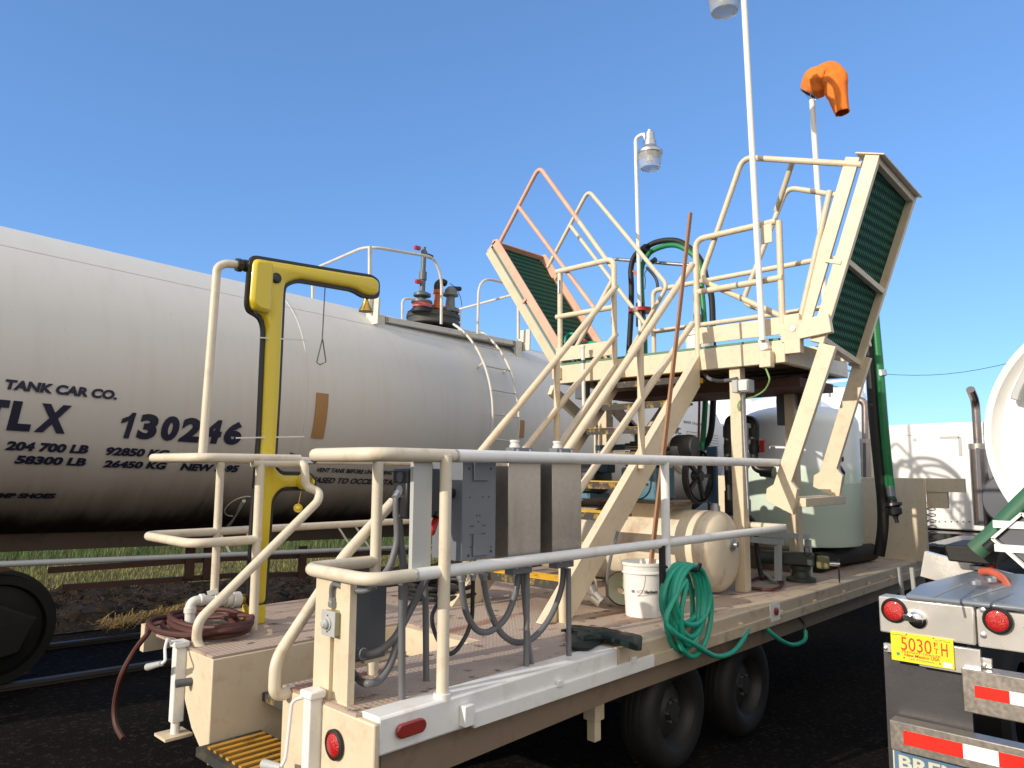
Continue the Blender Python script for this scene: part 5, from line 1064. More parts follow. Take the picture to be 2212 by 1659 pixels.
# ================================================================== rear of the deck: tanks, pumps, vise
def poly_tank():
    c = ox(1726, 1013, 8.1); c = V((8.1, c.y, 0)); r = .615
    root = thing('poly_tank', 'pale green translucent upright poly tank with a domed top and a round lid', 'tank', (c.x, c.y, 1.12))
    zt = 2.38; prof = [(r*.97, 1.12), (r, 1.16)]
    prof += [(r, 1.75), (r*1.003, 1.76), (r, 1.77), (r, zt), (r*.985, zt+.04)]+[(r*math.cos(t)*.97, zt+.05+.17*math.sin(t)) for t in [k*math.pi/2/8 for k in range(1, 7)]]+[(.2, zt+.225)]
    build(MB().lathe(prof, (c.x, c.y, 0), (0, 0, 1), n=72), 'body', M['poly'], root)
    build(MB().lathe([(.235, zt+.20), (.235, zt+.30), (.22, zt+.32), (0, zt+.33)], (c.x+.05, c.y, 0), (0, 0, 1), n=40), 'lid', M['poly'], root)
    # hazard diamond
    p = ox(1825, 1003, 0) if False else None
    a = math.atan2(-c.y+.0, -c.x)+.62*0
    def sp(px, py):
        rr_ = ray(px, py); rr_ = rr_/rr_.length; ox_ = CAM.x-c.x; oy_ = CAM.y-c.y; A = rr_.x**2+rr_.y**2; B = 2*(ox_*rr_.x+oy_*rr_.y); Cc = ox_**2+oy_**2-(r+.006)**2
        d = B*B-4*A*Cc; t = (-B-math.sqrt(max(0, d)))/2/A; return CAM+rr_*t
    dm = build(MB().plate([sp(1815, 1003), sp(1819, 975), sp(1826, 1015), sp(1820, 1050)], (-.003, -.003, 0)), 'hazard_diamond', M['retrow'], root)
    build(MB().plate([V(x)+V((-.005, -.005, 0)) for x in (sp(1815, 1005), sp(1825, 1020), sp(1820, 1050))], (-.002, -.002, 0)), 'black_half', M['ink'], dm)
    build(MB().plate([V(x)+V((-.005, -.005, 0)) for x in (sp(1817, 988), sp(1822, 986), sp(1822, 996), sp(1817, 998))], (-.002, -.002, 0)), 'symbol', M['ink'], dm)
    # tray it stands in
    s = thing('containment_tray', 'rust brown steel tray under the pale green tank', 'tray', (8.2, 3.7, D))
    build(MB().box((7.35, 3.15, D), (9.2, 5.0, 1.12)), 'tray', M['brown'], s, bev=.004)
    return c
pc = poly_tank()
def stand():
    root = thing('pipe_stand', 'pale grey angle iron stand in front of the poly tank tray', 'stand', oz(1680, 1256, D))
    def b(p, q_, Y): build(MB().beam(oy(*p, Y), oy(*q_, Y), .05, .05, up=(1, 0, 0)), 'leg', M['lgrey'], root)
    b((1681, 1168), (1681, 1254), 2.93); b((1745, 1166), (1748, 1240), 2.93)
    for p, q_ in (((1612, 1150), (1745, 1160)), ((1620, 1165), (1690, 1172))): build(MB().beam(oy(*p, 2.94), oy(*q_, 2.94), .03, .05), 'top_bar', M['lgrey'], root)
stand()
def piping():
    root = thing('valve_pipe', 'black plastic pipe loop with a red handled valve hanging behind the tower leg', 'pipe', ox(1578, 1180, 7.3))
    X = 7.3; q = lambda a, b: ox(a, b, X)
    T([q(1578, 1190), q(1577, 1080), q(1572, 1000), q(1573, 903), q(1632, 907), q(1629, 985), q(1631, 1012), q(1662, 1019)], M['black'], root, 'pipe', r=.042, fil=.08)
    for (a, b, c, d, r) in ((1573, 920, 1573, 945, .055), (1574, 960, 1575, 985, .055), (1628, 925, 1628, 950, .055), (1629, 960, 1629, 978, .055), (1577, 1060, 1578, 1110, .058), (1578, 1130, 1579, 1160, .06), (1645, 1017, 1672, 1021, .06)):
        build(MB().cyl(q(a, b), q(c, d), r, n=16), 'coupling', M['black'], root)
    build(MB().beam(q(1634, 965), q(1642, 964), .03, .03), 'valve_stem', M['black'], root); build(MB().beam(q(1646, 950), q(1647, 977), .05, .035, up=(1, 0, 0)), 'valve_handle', M['red'], root)
    r2 = thing('transfer_pump', 'dark pump housing low behind the tower leg', 'pump', ox(1600, 1200, 7.2))
    build(MB().lathe([(.1, -.3), (.16, -.28), (.17, 0), (.22, .02), (.22, .1), (.1, .14)], ox(1590, 1150, 7.2), (.3, -1, .0)), 'motor', M['dgrey'], r2)
    build(MB().tube(spline([ox(1575, 1105, 7), ox(1600, 1108, 7), ox(1622, 1120, 7), ox(1632, 1145, 7), ox(1636, 1200, 7), ox(1648, 1262, 6.6)], 6), .022), 'hose', M['rubber'], r2)
piping()
def vise():
    p = oz(1788, 1262, D); root = thing('bench_vise', 'dark green cast iron bench vise bolted near the deck edge', 'vise', p)
    q = lambda a, b, y=2.86: oy(a, b, y)
    c = V((p.x, 2.86, D)); m = MB(); m.lathe([(.13, 0), (.13, .03), (.085, .045), (.075, .09), (.09, .12), (.09, .14)], c, (0, 0, 1), n=24); build(m, 'base', M['vise'], root)
    d = V((.35, -.93, 0)).normalized(); s = V((-d.y, d.x, 0)); z = V((0, 0, .20))
    b = build(MB().obox(c+z-d*.02, d*.14, s*.065, V((0, 0, .06))), 'fixed_jaw', M['vise'], root, bev=.02)
    build(MB().obox(c+z+V((0, 0, .075))+d*.06, d*.02, s*.085, V((0, 0, .035))), 'jaw_plate', M['vise'], b, bev=.004)
    m = build(MB().obox(c+z+d*.19-V((0, 0, .02)), d*.055, s*.05, V((0, 0, .055))), 'sliding_jaw', mat('olive_cast_iron', (.16, .15, .07), .4, stain=(.05, .05, .03), samt=.6), root, bev=.02)
    build(MB().cyl(c+z-d*.15, c+z-d*.34, .065, n=18), 'slide_tail', M['vise'], root)
    e = c+z+d*.24-V((0, 0, .03)); build(MB().cyl(e, e+d*.09, .018, n=12), 'screw', M['chrome'], root)
    e2 = e+d*.08; build(MB().tube([e2+V((0, 0, .04)), e2-V((0, 0, .20))], .008, n=8), 'tommy_bar', M['chrome'], root)
vise()
m = MB(); a, b = V((7.5, 2.98, D+.10)), V((8.95, 2.93, D+.10))
o = build(m.tube([a, a*.5+b*.5+V((0, .03, .01)), b], .095, n=18), 'rolled_hose', M['rubber']); tag(o, 'thick black rolled up hose lying along the deck behind the vise', 'hose')
m = MB(); p0, p1 = oz(1640, 1238, D), oz(1672, 1262, D); m.obox((p0+p1)/2+V((0, 0, .03)), (p1-p0)/2, V((.05, .05, 0)), V((0, 0, .012)))
o = build(m, 'plastic_scoop', M['pvc'], bev=.005); tag(o, 'flat white plastic scrap lying on the deck right of the tower leg', 'scrap')
o = build(MB().tube(spline([oz(1612, 1262, D)+V((0, 0, .02)), oz(1650, 1252, D)+V((0, 0, .02)), oz(1690, 1262, D)+V((0, 0, .02)), oz(1672, 1278, D)+V((0, 0, .02)), oz(1620, 1276, D)+V((0, 0, .02))], 8), .014, n=8), 'loose_hose', M['brownhose']); tag(o, 'short loose brown hose curled on the deck beside the white scrap', 'hose')
# ================================================================== hoses over the platform
XA = 7.42
def arch():
    root = thing('loading_hoses', 'black and green loading hoses arched together over the platform', 'hose', ox(1448, 780, XA))
    B = [(1357, 800), (1359, 750), (1363, 681), (1364, 623), (1363, 580), (1372, 552), (1390, 539), (1413, 525), (1444, 519), (1472, 524), (1503, 548), (1519, 574), (1524, 596), (1532, 620), (1538, 652), (1540, 728), (1541, 850), (1536, 930), (1522, 965), (1500, 982)]
    G = [(1394, 800), (1393, 730), (1388, 662), (1386, 584), (1398, 554), (1413, 540), (1444, 530), (1472, 534), (1503, 557), (1513, 580), (1516, 623), (1523, 724), (1524, 850), (1518, 950), (1512, 985)]
    build(MB().tube(spline([ox(a, b, XA+.02) for a, b in B], 6), .034, n=14), 'black_hose', M['rubber'], root)
    P = spline([ox(a, b, XA-.05) for a, b in G], 14); gm_ = MB().tube(P, .030, n=14); build(gm_, 'green_hose', M['clear'], root)
    R = [(1368, 585), (1378, 598), (1382, 623), (1380, 660), (1381, 690)]; build(MB().tube(spline([ox(a, b, XA-.08) for a, b in R], 5), .016, n=8), 'red_hose', M['redhose'], root)
    R = [(1510, 600), (1510, 720), (1511, 850), (1508, 985)]; build(MB().tube(spline([ox(a, b, XA-.02) for a, b in R], 5), .014, n=8), 'red_hose', M['redhose'], root)
    build(MB().cyl(ox(1384, 700, XA-.1), ox(1384, 790, XA-.1), .035), 'grey_pipe', M['conduit'], root); build(MB().cyl(ox(1511, 680, XA-.1), ox(1511, 740, XA-.1), .032), 'grey_pipe', M['conduit'], root)
    v = build(MB().cyl(ox(1383, 655, XA-.1), ox(1383, 705, XA-.1), .05), 'valve_body', M['black'], root); build(MB().lathe([(.03, -.01), (.15, -.02), (.15, .02), (.03, .02)], ox(1385, 671, XA-.12), (0, 0, 1), n=20), 'valve_handwheel', M['red'], v)
    for a, b in ((1392, 540), (1411, 564), (1513, 580)): build(MB().cyl(ox(a-5, b+4, XA-.0), ox(a+5, b-4, XA-.02), .06 if a != 1411 else .03), 'tape_wrap', M['black'], root)
    build(MB().tube(spline([ox(a, b, XA-.1) for a, b in ((1397, 578), (1410, 592), (1418, 605), (1421, 622))], 5), .018, n=8), 'tie_cord', M['black'], root)
    build(MB().tube(spline([ox(a, b, XA-.1) for a, b in ((1400, 580), (1393, 590), (1394, 605), (1393, 625))], 5), .005, n=6), 'tie_end', M['black'], root)
arch()
def riser():
    root = thing('wash_riser', 'thin white riser pipe with a green hose loop at the left end of the platform', 'pipe', ox(1262, 900, 5.72))
    X = 5.72; T([ox(1262, 905, X), ox(1259, 750, X)], M['pvc'], root, 'pipe', r=.019, fil=0)
    build(MB().cyl(ox(1259, 746, X), ox(1259, 752, X), .026), 'cap', M['pvc'], root); build(MB().cyl(ox(1260, 778, X), ox(1260, 784, X), .024), 'clamp', M['dgrey'], root)
    q = lambda a, b: ox(a, b, X+.25)
    build(MB().tube(spline([q(1231, 780), q(1221, 754), q(1223, 728), q(1237, 721), q(1252, 735), q(1262, 742)], 6), .016, n=10), 'hose', M['green'], root)
    build(MB().tube(spline([q(1243, 782), q(1246, 758), q(1259, 745), q(1281, 740), q(1298, 747), q(1311, 764), q(1318, 778)], 6), .016, n=10), 'hose', M['green'], root)
    build(MB().cyl(q(1248, 730), q(1262, 742), .02), 'nozzle', M['black'], root); build(MB().beam(q(1260, 732), q(1268, 740), .03, .02), 'nozzle_lever', M['red'], root)
    bx = thing('switch_box', 'dark grey switch box behind the white riser under the platform', 'switch box', ox(1248, 862, 5.8)); build(MB().box(ox(1242, 862, 5.8), ox(1259, 826, 5.8)+V((.12, 0, 0))), 'box', M['dgrey'], bx, bev=.004); build(MB().tube([ox(1258, 868, 5.8), ox(1275, 862, 5.85), ox(1285, 850, 5.9)], .018, fil=.03), 'conduit_elbow', M['conduit'], bx)
riser()
def big_hoses():
    X = 8.3; q = lambda a, b: ox(a, b, X)
    r = thing('transfer_hose', 'thick black hose hanging behind the raised gangway down to the deck', 'hose', q(1900, 1190))
    build(MB().tube(spline([q(1868, 560), q(1874, 680), q(1881, 780), q(1888, 900), q(1898, 1000), q(1906, 1080), q(1907, 1140), q(1899, 1200)], 8), .055, n=16), 'hose', M['rubber'], r)
    r = thing('transfer_hose', 'bright green ribbed hose with a black coupling hanging beside the thick black one', 'hose', q(1926, 1100))
    P = spline([q(1880, 560), q(1890, 690), q(1899, 790), q(1908, 900), q(1917, 1000), q(1925, 1075)], 8)
    build(MB().tube(P, .043, n=14), 'hose', M['clear'], r)
    m = MB(); dn = []
    for i in range(0, len(P)-1): 
        for t in (0, .25, .5, .75): dn.append(P[i]*(1-t)+P[i+1]*t)
    for i in range(0, len(dn)-2, 1):
        d = (dn[i+1]-dn[i]).normalized(); m.tube([dn[i]-d*.005, dn[i]+d*.005], .047, n=12)
    build(m, 'ribs', M['clear'], r)['kind'] = 'stuff'
    build(MB().lathe([(.045, 0), (.05, .02), (.05, .05), (.085, .055), (.09, .08), (.06, .10), (.075, .12), (.07, .17), (.03, .19), (.02, .22), (.02, .26)], q(1925, 1075), (q(1931, 1100)-q(1925, 1075)), n=18), 'coupling', M['black'], r)
    for py in (1068,): build(MB().cyl(q(1922, 1050), q(1925, 1072), .047), 'clamp', M['galv'], r)
    build(MB().cyl(q(1903, 800), q(1905, 812), .05), 'clamp', M['galv'], r)
big_hoses()
# ================================================================== lamps on poles, windsock
def lamp(root, c, mt='pole'):
    build(MB().lathe([(.02, .30), (.03, .30), (.03, .27), (.055, .26), (.06, .17), (.075, .16), (.08, .10), (.13, .045), (.15, .03), (.15, .0), (.135, -.005)], c, (0, 0, 1), n=36), 'housing', M['galv'], root)
    build(MB().lathe([(.135, .0), (.137, -.03), (.125, -.15), (.115, -.18), (.08, -.195), (0, -.2)], c, (0, 0, 1), n=36, cap=False), 'glass', M['glass'], root)
    build(MB().lathe([(.03, .0), (.035, -.09), (0, -.11)], c, (0, 0, 1), n=16), 'bulb', M['bucket'], root)
def lamp_poles():
    X = 5.74; p0 = ox(1647, 735, X); p1 = ox(1607, 0, X); d = p1-p0; top = p0+d*1.14
    root = thing('lamp_pole', 'tallest white lamp pole, clamped to the near platform corner, lamp cut by the top edge', 'street lamp', p0-V((0, 0, .2)), 'white lamp poles of the platform')
    c = ox(1565, 8, X); lc = V((c.x, c.y, c.z+.10))
    T([p0, p0+d*1.10, V((lc.x, (p0.y+d.y*1.12+lc.y)/2, (p0+d*1.14).z)), V((lc.x, lc.y-.05, lc.z+.16))], M['pole'], root, 'pole', r=.0255, fil=.08); lamp(root, lc)
    b = ox(1652, 748, XP-.05); build(MB().beam(ox(1648, 732, XP-.05), ox(1655, 757, XP-.05), .07, .07, up=(1, 0, 0)), 'pole_bracket', M['pole'], root, bev=.01)
    bx = build(MB().box((XP-.10, ox(1670, 780, XP-.05).y, ox(1650, 795, XP-.05).z), (XP-.02, ox(1645, 780, XP-.05).y, ox(1650, 760, XP-.05).z)), 'wiring_box', M['cream'], root, bev=.006)
    build(MB().tube(spline([ox(1653, 793, XP-.06), ox(1659, 808, XP-.08), ox(1662, 822, XP-.08), ox(1652, 842, XP-.02), ox(1630, 856, XP), ox(1604, 862, XP+.02), ox(1594, 875, XP), ox(1597, 888, XP)], 6), .007, n=8), 'green_wire', mat('green_wire', (.22, .38, .13), .5), root)
    for b in ((1635, 600),): build(MB().cyl(ox(1628, 600, X), ox(1660, 605, XP), .01), 'u_bolt', M['galv'], root)
    X = 7.28; p0 = ox(1385, 790, X); p1 = ox(1373, 305, X)
    root = thing('lamp_pole', 'white lamp pole with hooked top and whole clear glass lamp behind the rose gangway', 'street lamp', p0, 'white lamp poles of the platform')
    T([p0, p1+V((0, 0, .04)), p1+V((.0, -.13, .06)), ox(1400, 318, X)], M['pole'], root, 'pole', r=.0235, fil=.06)
    c = ox(1404, 333, X); lamp(root, V((c.x, c.y, c.z)))
    build(MB().cyl(ox(1393, 306, X), ox(1402, 315, X), .03), 'arm_clamp', M['dgrey'], root)
lamp_poles()
def windsock():
    X = 7.35; q = lambda a, b: ox(a, b, X)
    root = thing('windsock', 'bright orange windsock drooping from a tall white pole', 'windsock', q(1791, 800))
    T([q(1791, 800), q(1754, 216)], M['pole'], root, 'pole', r=.028, fil=0)
    build(MB().tube([q(1754, 218), q(1751, 196)], .012, n=8), 'swivel_rod', M['galv'], root)
    C = [(q(1748, 203), .10), (q(1754, 194), .135), (q(1763, 182), .15), (q(1775, 171), .15), (q(1787, 163), .13), (q(1795, 162), .125), (q(1801, 175), .13), (q(1805, 193), .115), (q(1811, 211), .095), (q(1816, 228), .08), (q(1820, 244), .068)]
    pts = [c for c, r in C]; rs = [r for c, r in C]; S = spline(pts, 5); n = 30; m = MB(); a = None
    for i, p in enumerate(S):
        t = (S[min(i+1, len(S)-1)]-S[max(i-1, 0)]).normalized()
        if a is None: a, b = frame(t, V((1, 0, 0)))
        a = (a-t*a.dot(t)).normalized(); b = a.cross(t); u = i/5; k = min(int(u), len(rs)-2); r = rs[k]+(rs[k+1]-rs[k])*(u-k)
        for j in range(n):
            w = 2*math.pi*j/n; rr_ = r*(1+.16*noise.noise(V((math.cos(w)*1.5, math.sin(w)*1.5, i*.13)))+.07*noise.noise(V((math.cos(w)*4, math.sin(w)*4, i*.25)))+.035*math.sin(w*7+i*.12)); m.v.append(p+(a*math.cos(w)+b*math.sin(w))*rr_)
    L = len(S); m.f = [(i*n+j, i*n+(j+1) % n, (i+1)*n+(j+1) % n, (i+1)*n+j) for i in range(L-1) for j in range(n)]
    sk = build(m, 'sock', M['orange'], root, ang=70); md = sk.modifiers.new('thick', 'SOLIDIFY'); md.thickness = .003
    build(MB().tube([S[0]+(frame((S[1]-S[0]).normalized(), V((1, 0, 0)))[0]*math.cos(t*math.pi/12)+frame((S[1]-S[0]).normalized(), V((1, 0, 0)))[1]*math.sin(t*math.pi/12))*.102 for t in range(24)], .006, closed=True, n=6), 'hoop', M['galv'], root)
    for a_ in ((1742, 205), (1765, 212)): build(MB().tube([q(*a_), q(1753, 222)], .003, n=5), 'bridle', M['galv'], root)
windsock()
def legbox():
    X = 5.9; r = thing('junction_box', 'white plastic junction box high on the nearest tower leg with a conduit to the floor', 'junction box', ox(1608, 850, X-.07))
    a, b = ox(1590, 850, X-.07), ox(1625, 820, X-.07); build(MB().box((X-.15, a.y, a.z), (X-.03, b.y, b.z)), 'box', M['lgrey'], r, bev=.008)
    build(MB().box((X-.165, b.y+.005, a.z+.01), (X-.15, (a.y+b.y)/2+.02, b.z-.01)), 'lid', M['pvc'], r, bev=.006)
    build(MB().tube(spline([ox(1520, 800, X+.1), ox(1528, 815, X), ox(1545, 822, X), ox(1570, 822, X), ox(1592, 818, X-.08)], 5), .017, n=10), 'conduit', M['conduit'], r)
    build(MB().tube([ox(1604, 850, X-.08), ox(1608, 960, X-.08), ox(1614, 1060, X-.08), ox(1616, 1100, X-.08)], .012, n=8), 'riser_conduit', M['galv'], r)
legbox()
# ================================================================== the tanker on the right
def tanker():
    root = thing('tanker_trailer', 'white tank trailer with polished steel rear bumper and red tail lights at the right edge', 'tanker trailer', (8, .2, gz(8)))
    W = M['truckwhite']; yc, zc, r = .27, 2.11, .83; X0 = 5.62
    prof = [(0, -.02), (r*.5, -.01), (r*.80, .015), (r*.90, .04), (r*.93, .02), (r*.955, -.02), (r, -.03), (r, .03), (r*.985, .05), (r*.985, 7.5), (r*.9, 7.6), (0, 7.7)]
    build(MB().lathe(prof, (X0, yc, zc), (1, 0, 0), n=96), 'tank', W, root)
    b_ = [(2182, 861), (2186, 846), (2193, 830), (2202, 811), (2214, 790), (2232, 768), (2250, 800), (2226, 812), (2212, 830), (2204, 847), (2199, 866)]
    build(MB().plate([ox(x, y, X0-.10) for x, y in b_], (.08, 0, 0)), 'curved_step', M['lgrey'], root, bev=.006)
    # frame, wheels
    for y in (.75, -.2): build(MB().box((4.7, y-.05, .95), (12.5, y+.05, 1.15)), 'frame_rail', M['steel'], root)
    for x in (6.0, 7.3):
        for y in (1.18, -.9):
            z = gz(x)+.5; t = build(MB().lathe([(.28, -.12), (.45, -.13), (.5, -.09), (.505, 0), (.5, .09), (.45, .13), (.28, .12)], (x, y, z), (0, 1, 0), n=40, cap=False), 'wheel', M['rubber'], root)
            build(MB().lathe([(.28, .10), (.2, .08), (.12, .02), (.1, .1), (0, .11)], (x, y, z), (0, 1, 0), n=30, cap=False), 'rim', M['steel'], t)
    q = lambda a, b, X=4.5: ox(a, b, X)
    # upper bumper panel
    A = q(1897, 1287); Bq = q(2108, 1398); m = MB(); m.box((4.5, Bq.y, A.z-.195), (4.62, A.y, A.z)); bp = build(m, 'rear_panel', M['brushed'], root, bev=.008)
    build(MB().box((4.515, -.9, A.z-.20), (4.60, Bq.y-.008, A.z-.01)), 'rear_panel', M['brushed'], root, bev=.006)
    for py in (1318, 1372): build(MB().lathe([(.014, 0), (.014, .006), (.006, .008)], q(2124, py, 4.51), (-1, 0, 0), n=10), 'rivet', M['galv'], root)
    for px, py in ((1932, 1318), (2155, 1340)):
        c = q(px, py); tl_ = build(MB().lathe([(.066, 0), (.066, .012), (.056, .02), (.05, .014)], c, (-1, 0, 0), n=40, cap=False), 'tail_light', M['rubber'], root)
        build(MB().lathe([(.052, .0), (.052, .014), (.035, .02), (0, .022)], c, (-1, 0, 0), n=40), 'lens', M['lens'], tl_)
    c = q(1983, 1338); hk = build(MB().lathe([(.045, 0), (.045, .015), (.035, .02), (.033, .045), (.02, .05)], c, (-1, 0, 0), n=24), 'receiver_plug', M['chrome'], root); build(MB().box((c.x-.07, c.y-.0, c.z-.005), (c.x-.02, c.y+.055, c.z+.03)), 'plug_tab', M['chrome'], hk, bev=.004)
    # licence plate
    y1, y0 = q(1925, 1362).y, q(2060, 1380).y; z1 = q(1925, 1362).z; z0 = z1-.152
    pl = build(MB().box((4.485, y0, z0), (4.49, y1, z1)), 'licence_plate', M['plate'], root, bev=.002); Xp = 4.4845
    def tx(s, u0, u1, v0, v1, mt, **k):
        f = lambda u, v: V((Xp, y1+(y0-y1)*u, z1-.152*v)); build(text_quad(s, f(u0, v1), f(u1, v1), f(u0, v0), (-1, 0, 0), th=.001, **k), 'plate_lettering', mt, pl)
    tx('5030', .17, .66, .14, .60, M['platered'], bold=.0); tx('F', .70, .765, .17, .33, M['platered']); tx('T', .70, .765, .37, .56, M['platered']); tx('H', .81, .91, .17, .60, M['platered'])
    tx('FREIGHT TRAILER', .18, .80, .605, .68, M['platered'], bold=.0); tx('New Mexico USA', .22, .78, .69, .80, M['platered'], bold=.02); tx('Land of Enchantment', .30, .69, .82, .90, M['plategrn'], bold=.0)
    for u0 in (.02, .72):
        m = MB(); m.tube([V((Xp-.001, y1+(y0-y1)*(u0+.24*k/10), z1-.152*(.07+.035*(k % 2)+.02*math.sin(k)))) for k in range(11)], .0016, n=4); build(m, 'plate_pattern', M['plategrn'], pl)
    build(MB().box((Xp-.002, y1+(y0-y1)*.97, z0+.006), (Xp, y1+(y0-y1)*.83, z0+.032)), 'sticker', M['retrow'], pl); build(MB().box((Xp-.002, y1+(y0-y1)*.14, z0+.03), (Xp, y1+(y0-y1)*.09, z0+.045)), 'plate_emblem', M['plategrn'], pl)
    for u, v in ((.21, .86), (.78, .87), (.27, .03), (.7, .03)): build(MB().cyl(V((Xp-.002, y1+(y0-y1)*u, z1-.152*v)), V((Xp, y1+(y0-y1)*u, z1-.152*v)), .004, n=8), 'plate_bolt', M['dgrey'], pl)
    # plates below, bars, tape
    build(MB().box((4.50, q(1985, 1430).y, .985-.13), (4.53, q(2118, 1430).y, .985)), 'lower_plate', M['brushed'], root, bev=.003)
    build(MB().box((4.53, q(1905, 1400).y, .94), (4.56, q(2140, 1450).y, .905-.01)), 'flap_bar', M['brushed'], root, bev=.003)
    for px, py in ((1913, 1400), (2126, 1437)): build(MB().lathe([(.012, 0), (.012, .006), (.005, .01)], q(px, py, 4.53), (-1, 0, 0), n=8), 'bolt', M['galv'], root)
    fl = build(MB().box((4.58, q(2098, 1500, 4.58).y, .12), (4.60, q(1911, 1450, 4.58).y, .93)), 'mud_flap', M['flap'], root)
    def bar(ya, z1_, z0_, X, t0, t1, segs, th):
        bb = build(MB().box((X, -1.0, z0_), (X+th, ya, z1_)), 'bumper_bar', M['steel'], root, bev=.006)
        y = t0; h = (z1_-z0_); zz1 = z1_-h*segs[0][2]; zz0 = z1_-h*segs[0][3]
        for L, mt, *_ in segs:
            build(MB().box((X-.0015, y-L, zz0), (X, y, zz1)), 'reflective_tape', M[mt], bb); y -= L
    ya = q(2080, 1440).y; bar(ya, .89, .675, 4.46, q(2106, 1500, 4.46).y, 0, [(.15, 'retror', .34, .62), (.28, 'retrow', 0, 0), (.28, 'retror', 0, 0)], .12)
    ya = q(1925, 1550).y; bar(ya, .555, .40, 4.46, q(1951, 1580, 4.46).y, 0, [(.28, 'retror', .25, .72), (.155, 'retrow', 0, 0), (.28, 'retror', 0, 0), (.28, 'retrow', 0, 0)], .10)
    # sign on the flap
    y1s = q(1928, 1620, 4.57).y; z1s = q(1928, 1614, 4.57).z; sg = build(MB().box((4.573, y1s-.62, z1s-.14), (4.58, y1s, z1s)), 'flap_sign', M['signcream'], fl); ORG[sg.name] = ORG[fl.name]
    build(MB().box((4.570, y1s-.612, z1s-.132), (4.573, y1s-.008, z1s-.008)), 'sign_panel', M['signblue'], root)
    build(text_quad('BRENNER', V((4.57, y1s-.03, z1s-.10)), V((4.57, y1s-.58, z1s-.10)), V((4.57, y1s-.03, z1s-.03)), (-1, 0, 0), th=.001, bold=.03), 'sign_lettering', M['signcream'], root)
    # fender behind the panel
    m = MB(); z = 1.23; P = [oz(1955, 1283, z), oz(1985, 1262, z+.02), oz(2100, 1232, z+.08), oz(2300, 1245, z+.08), oz(2400, 1330, z)]
    m.plate(P, (0, 0, -.03)); fd = build(m, 'fender', M['fender'], root, bev=.012)
    for a, b in (((2015, 1290), (2080, 1262)), ((2100, 1290), (2170, 1268))): build(MB().tube([oz(*a, z+.05), oz(*b, z+.07)], .006, n=8), 'fender_rib', M['fender'], fd)
    for a in ((2106, 1262), (2140, 1256)): build(MB().lathe([(.03, 0), (.03, .02), (.015, .03)], oz(*a, z+.06), (0, 0, 1), n=12), 'fender_bolt', M['galv'], fd)
    build(MB().beam(ox(1995, 1217, 5.3), ox(2300, 1300, 5.3), .05, .16), 'cross_beam', M['brushed'], root)
    # drip tray
    X = 5.1; a, b, c_, d_ = ox(2038, 1176, X), ox(2162, 1183, X), ox(2150, 1222, X), ox(2048, 1212, X); m = MB(); m.plate([a, b, c_, d_], (.45, 0, 0)); tr = build(m, 'drip_tray', M['rubber'], root, bev=.01)
    build(MB().lathe([(.05, 0), (.05, -.02), (.03, -.03), (.03, -.06)], ox(2115, 1222, X+.1), (0, 0, 1), n=16), 'tray_drain', M['dgrey'], tr)
    build(MB().tube(spline([ox(2120, 1235, 5.1), ox(2140, 1235, 5.05), ox(2165, 1250, 5.0), ox(2180, 1275, 4.9), ox(2190, 1300, 4.85)], 6), .022, n=12), 'red_hose', M['redhose'], root)
    # unloading pipe
    m = MB(); m.tube([ox(2108, 1190, 5.0), ox(2150, 1152, 5.0), ox(2190, 1108, 5.0), ox(2260, 1040, 5.0)], .055, n=16); build(m, 'green_hose', mat('faded_dark_green_hose', (.04, .14, .08), .5, stain=(.12, .10, .05), samt=.6), root)
    m = MB(); m.tube([ox(2130, 1185, 4.95), ox(2212, 1118, 4.95), ox(2270, 1060, 4.95)], .028, n=12); build(m, 'black_pipe', M['rubber'], root)
    # placard frame
    X = 4.9; cc = ox(2212, 1167, X); s = (ox(2146, 1171, X)-cc).length; m = MB(); Dm = [V((X, cc.y+s, cc.z)), V((X, cc.y, cc.z+s)), V((X, cc.y-s, cc.z)), V((X, cc.y, cc.z-s))]
    for k in range(4): m.beam(Dm[k], Dm[(k+1) % 4], .015, .05, up=(1, 0, 0))
    pf = build(m, 'placard_frame', M['truckwhite'], root)
    build(MB().plate([cc+(p-cc)*.85+V((.01, 0, 0)) for p in Dm], (.004, 0, 0)), 'placard_back', M['dgrey'], pf)
    for h in (-.05, .08): build(MB().box((X-.005, cc.y-.12, cc.z+h-.02), (X+.005, cc.y+.14, cc.z+h+.02)), 'number_slide', M['retrow'], pf)
tanker()
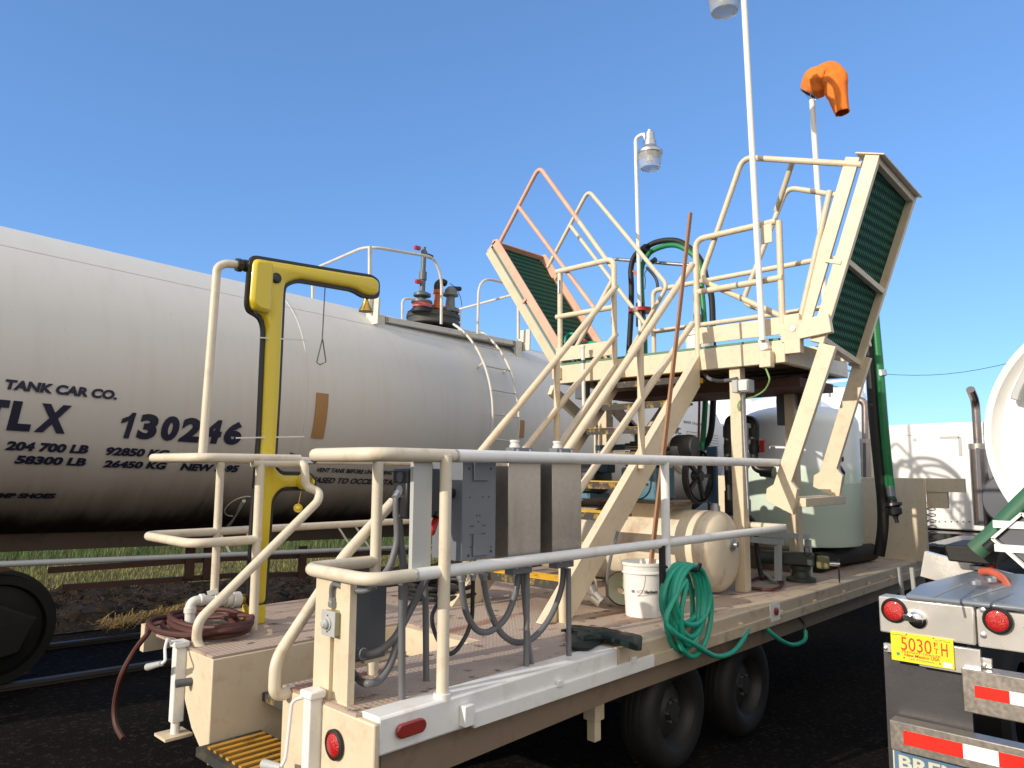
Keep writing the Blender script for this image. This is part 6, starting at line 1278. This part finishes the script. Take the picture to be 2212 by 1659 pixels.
def tractor():
    XW = 14.0; q = lambda a, b, X=XW: ox(a, b, X)
    root = thing('truck_tractor', 'white truck cab seen from behind with two tall exhaust stacks beyond the trailer', 'truck', (15, 3, gz(15)))
    a, b = q(1850, 917), q(2140, 1140); zt = q(1990, 917).z; zb = q(1990, 1141).z
    m = MB(); m.plate([(XW, a.y, zb), (XW, a.y, zt-.06), (XW, a.y-.06, zt), (XW, b.y+.3, zt+.02), (XW, b.y-.3, zt), (XW, b.y-.35, zt-.06), (XW, b.y-.35, zb)], (2.2, 0, 0)); cb = build(m, 'cab', M['truckwhite'], root, bev=.03)
    zm_ = q(2000, 940).z
    m = MB(); m.box((XW-.004, b.y, zm_), (XW, a.y-.1, zm_+.008)); build(m, 'panel_seam', M['lgrey'], cb)
    c1 = q(2030, 945); c2 = q(2072, 942); build(MB().box((XW-.01, c2.y, c1.z-.02), (XW, c1.y, c1.z+.02)), 'bracket', M['lgrey'], cb); c3 = q(2076, 985); build(MB().box((XW-.01, c2.y-.03, c3.z), (XW, c2.y+.02, c1.z)), 'bracket', M['lgrey'], cb)
    build(MB().lathe([(.03, 0), (.03, .01)], q(1976, 950), (-1, 0, 0), n=12), 'lamp', M['lgrey'], cb)
    for k in range(16): build(MB().lathe([(.014, 0), (.010, .006)], q(1925+k*13, 1127), (-1, 0, 0), n=8), 'rivet', M['dgrey'], cb)
    build(MB().box((XW-.6, b.y-.3, zb-.32), (XW+2, a.y-.5, zb-.02)), 'chassis', M['black'], root)
    build(MB().box((XW-2.5, b.y+.2, zb-.55), (XW+2, b.y+.35, zb-.3)), 'frame_rail', M['black'], root)
    p0, p1 = q(2020, 1145, 12), q(2140, 1170, 12); build(MB().box((11.6, p1.y, p0.z-.2), (13.6, p0.y, p0.z-.16)), 'deck_plate', M['fender'], root)
    for x, y in ((12.3, q(1975, 1270, 12.3).y), (13.4, q(1975, 1270, 12.3).y), (16.8, q(1975, 1270, 12.3).y), (12.3, .8), (13.4, .8)):
        z = gz(x)+.5; t = build(MB().lathe([(.28, -.13), (.45, -.14), (.5, -.1), (.505, 0), (.5, .1), (.45, .14), (.28, .13)], (x, y, z), (0, 1, 0), n=40, cap=False), 'wheel', M['rubber'], root); build(MB().lathe([(.28, -.14), (.27, -.10), (.15, -.04), (0, -.04)], (x, y, z), (0, 1, 0), n=30, cap=False), 'rim', M['red'], t)
    for px, dx in ((2113, 0), (1870, 0)):
        X = 13.6; bt, tp = q(px+10 if px > 2000 else px+2, 1135 if px > 2000 else 1140, X), q(px, 968 if px > 2000 else 957, X)
        st = build(MB().tube([bt, tp], .125, n=24), 'muffler', M['muffler'] if px > 2000 else M['steel'], root)
        d = (tp-bt).normalized(); build(MB().tube([tp-d*.02, tp+d*.07], .135, n=24), 'muffler_band', M['steel'], st)
        e = tp+d*.75; build(MB().tube(smooth_path([tp, e, e+V((-.28, .0, .16)) if px > 2000 else e+V((-.05, .30, .02))], .22, 8), .062, n=18), 'stack_pipe', M['muffler'], st)
        mm = MB()
        build(MB().beam(bt-V((.13, .02, 0)), tp-V((.13, .02, 0)), .05, .01, up=(1, 0, 0)), 'shield_slot', M['dgrey'], st)
    c = q(1850, 925, 13.8); build(MB().lathe([(.13, -.9), (.13, 0), (.11, .06), (.06, .1), (0, .11)], c, (0, 0, 1), n=24), 'air_cleaner', M['truckwhite'], root)
    # round toolbox / wheel cover beside the right stack
    c = q(2185, 1080, 13.4); build(MB().lathe([(0, 0), (.38, .02), (.42, .1), (.42, .5)], c, (1, 0, 0), n=40), 'wheel_fender', M['dgrey'], root)
tractor()
X = 60; a, b = ox(1880, 806, X), ox(2230, 772, X); o = build(MB().tube([a+(b-a)*k/10-V((0, 0, .6*math.sin(math.pi*k/10))) for k in range(-30, 11)], .02, n=5), 'power_line', M['black']); tag(o, 'single thin power line crossing the sky at the far right', 'power line')
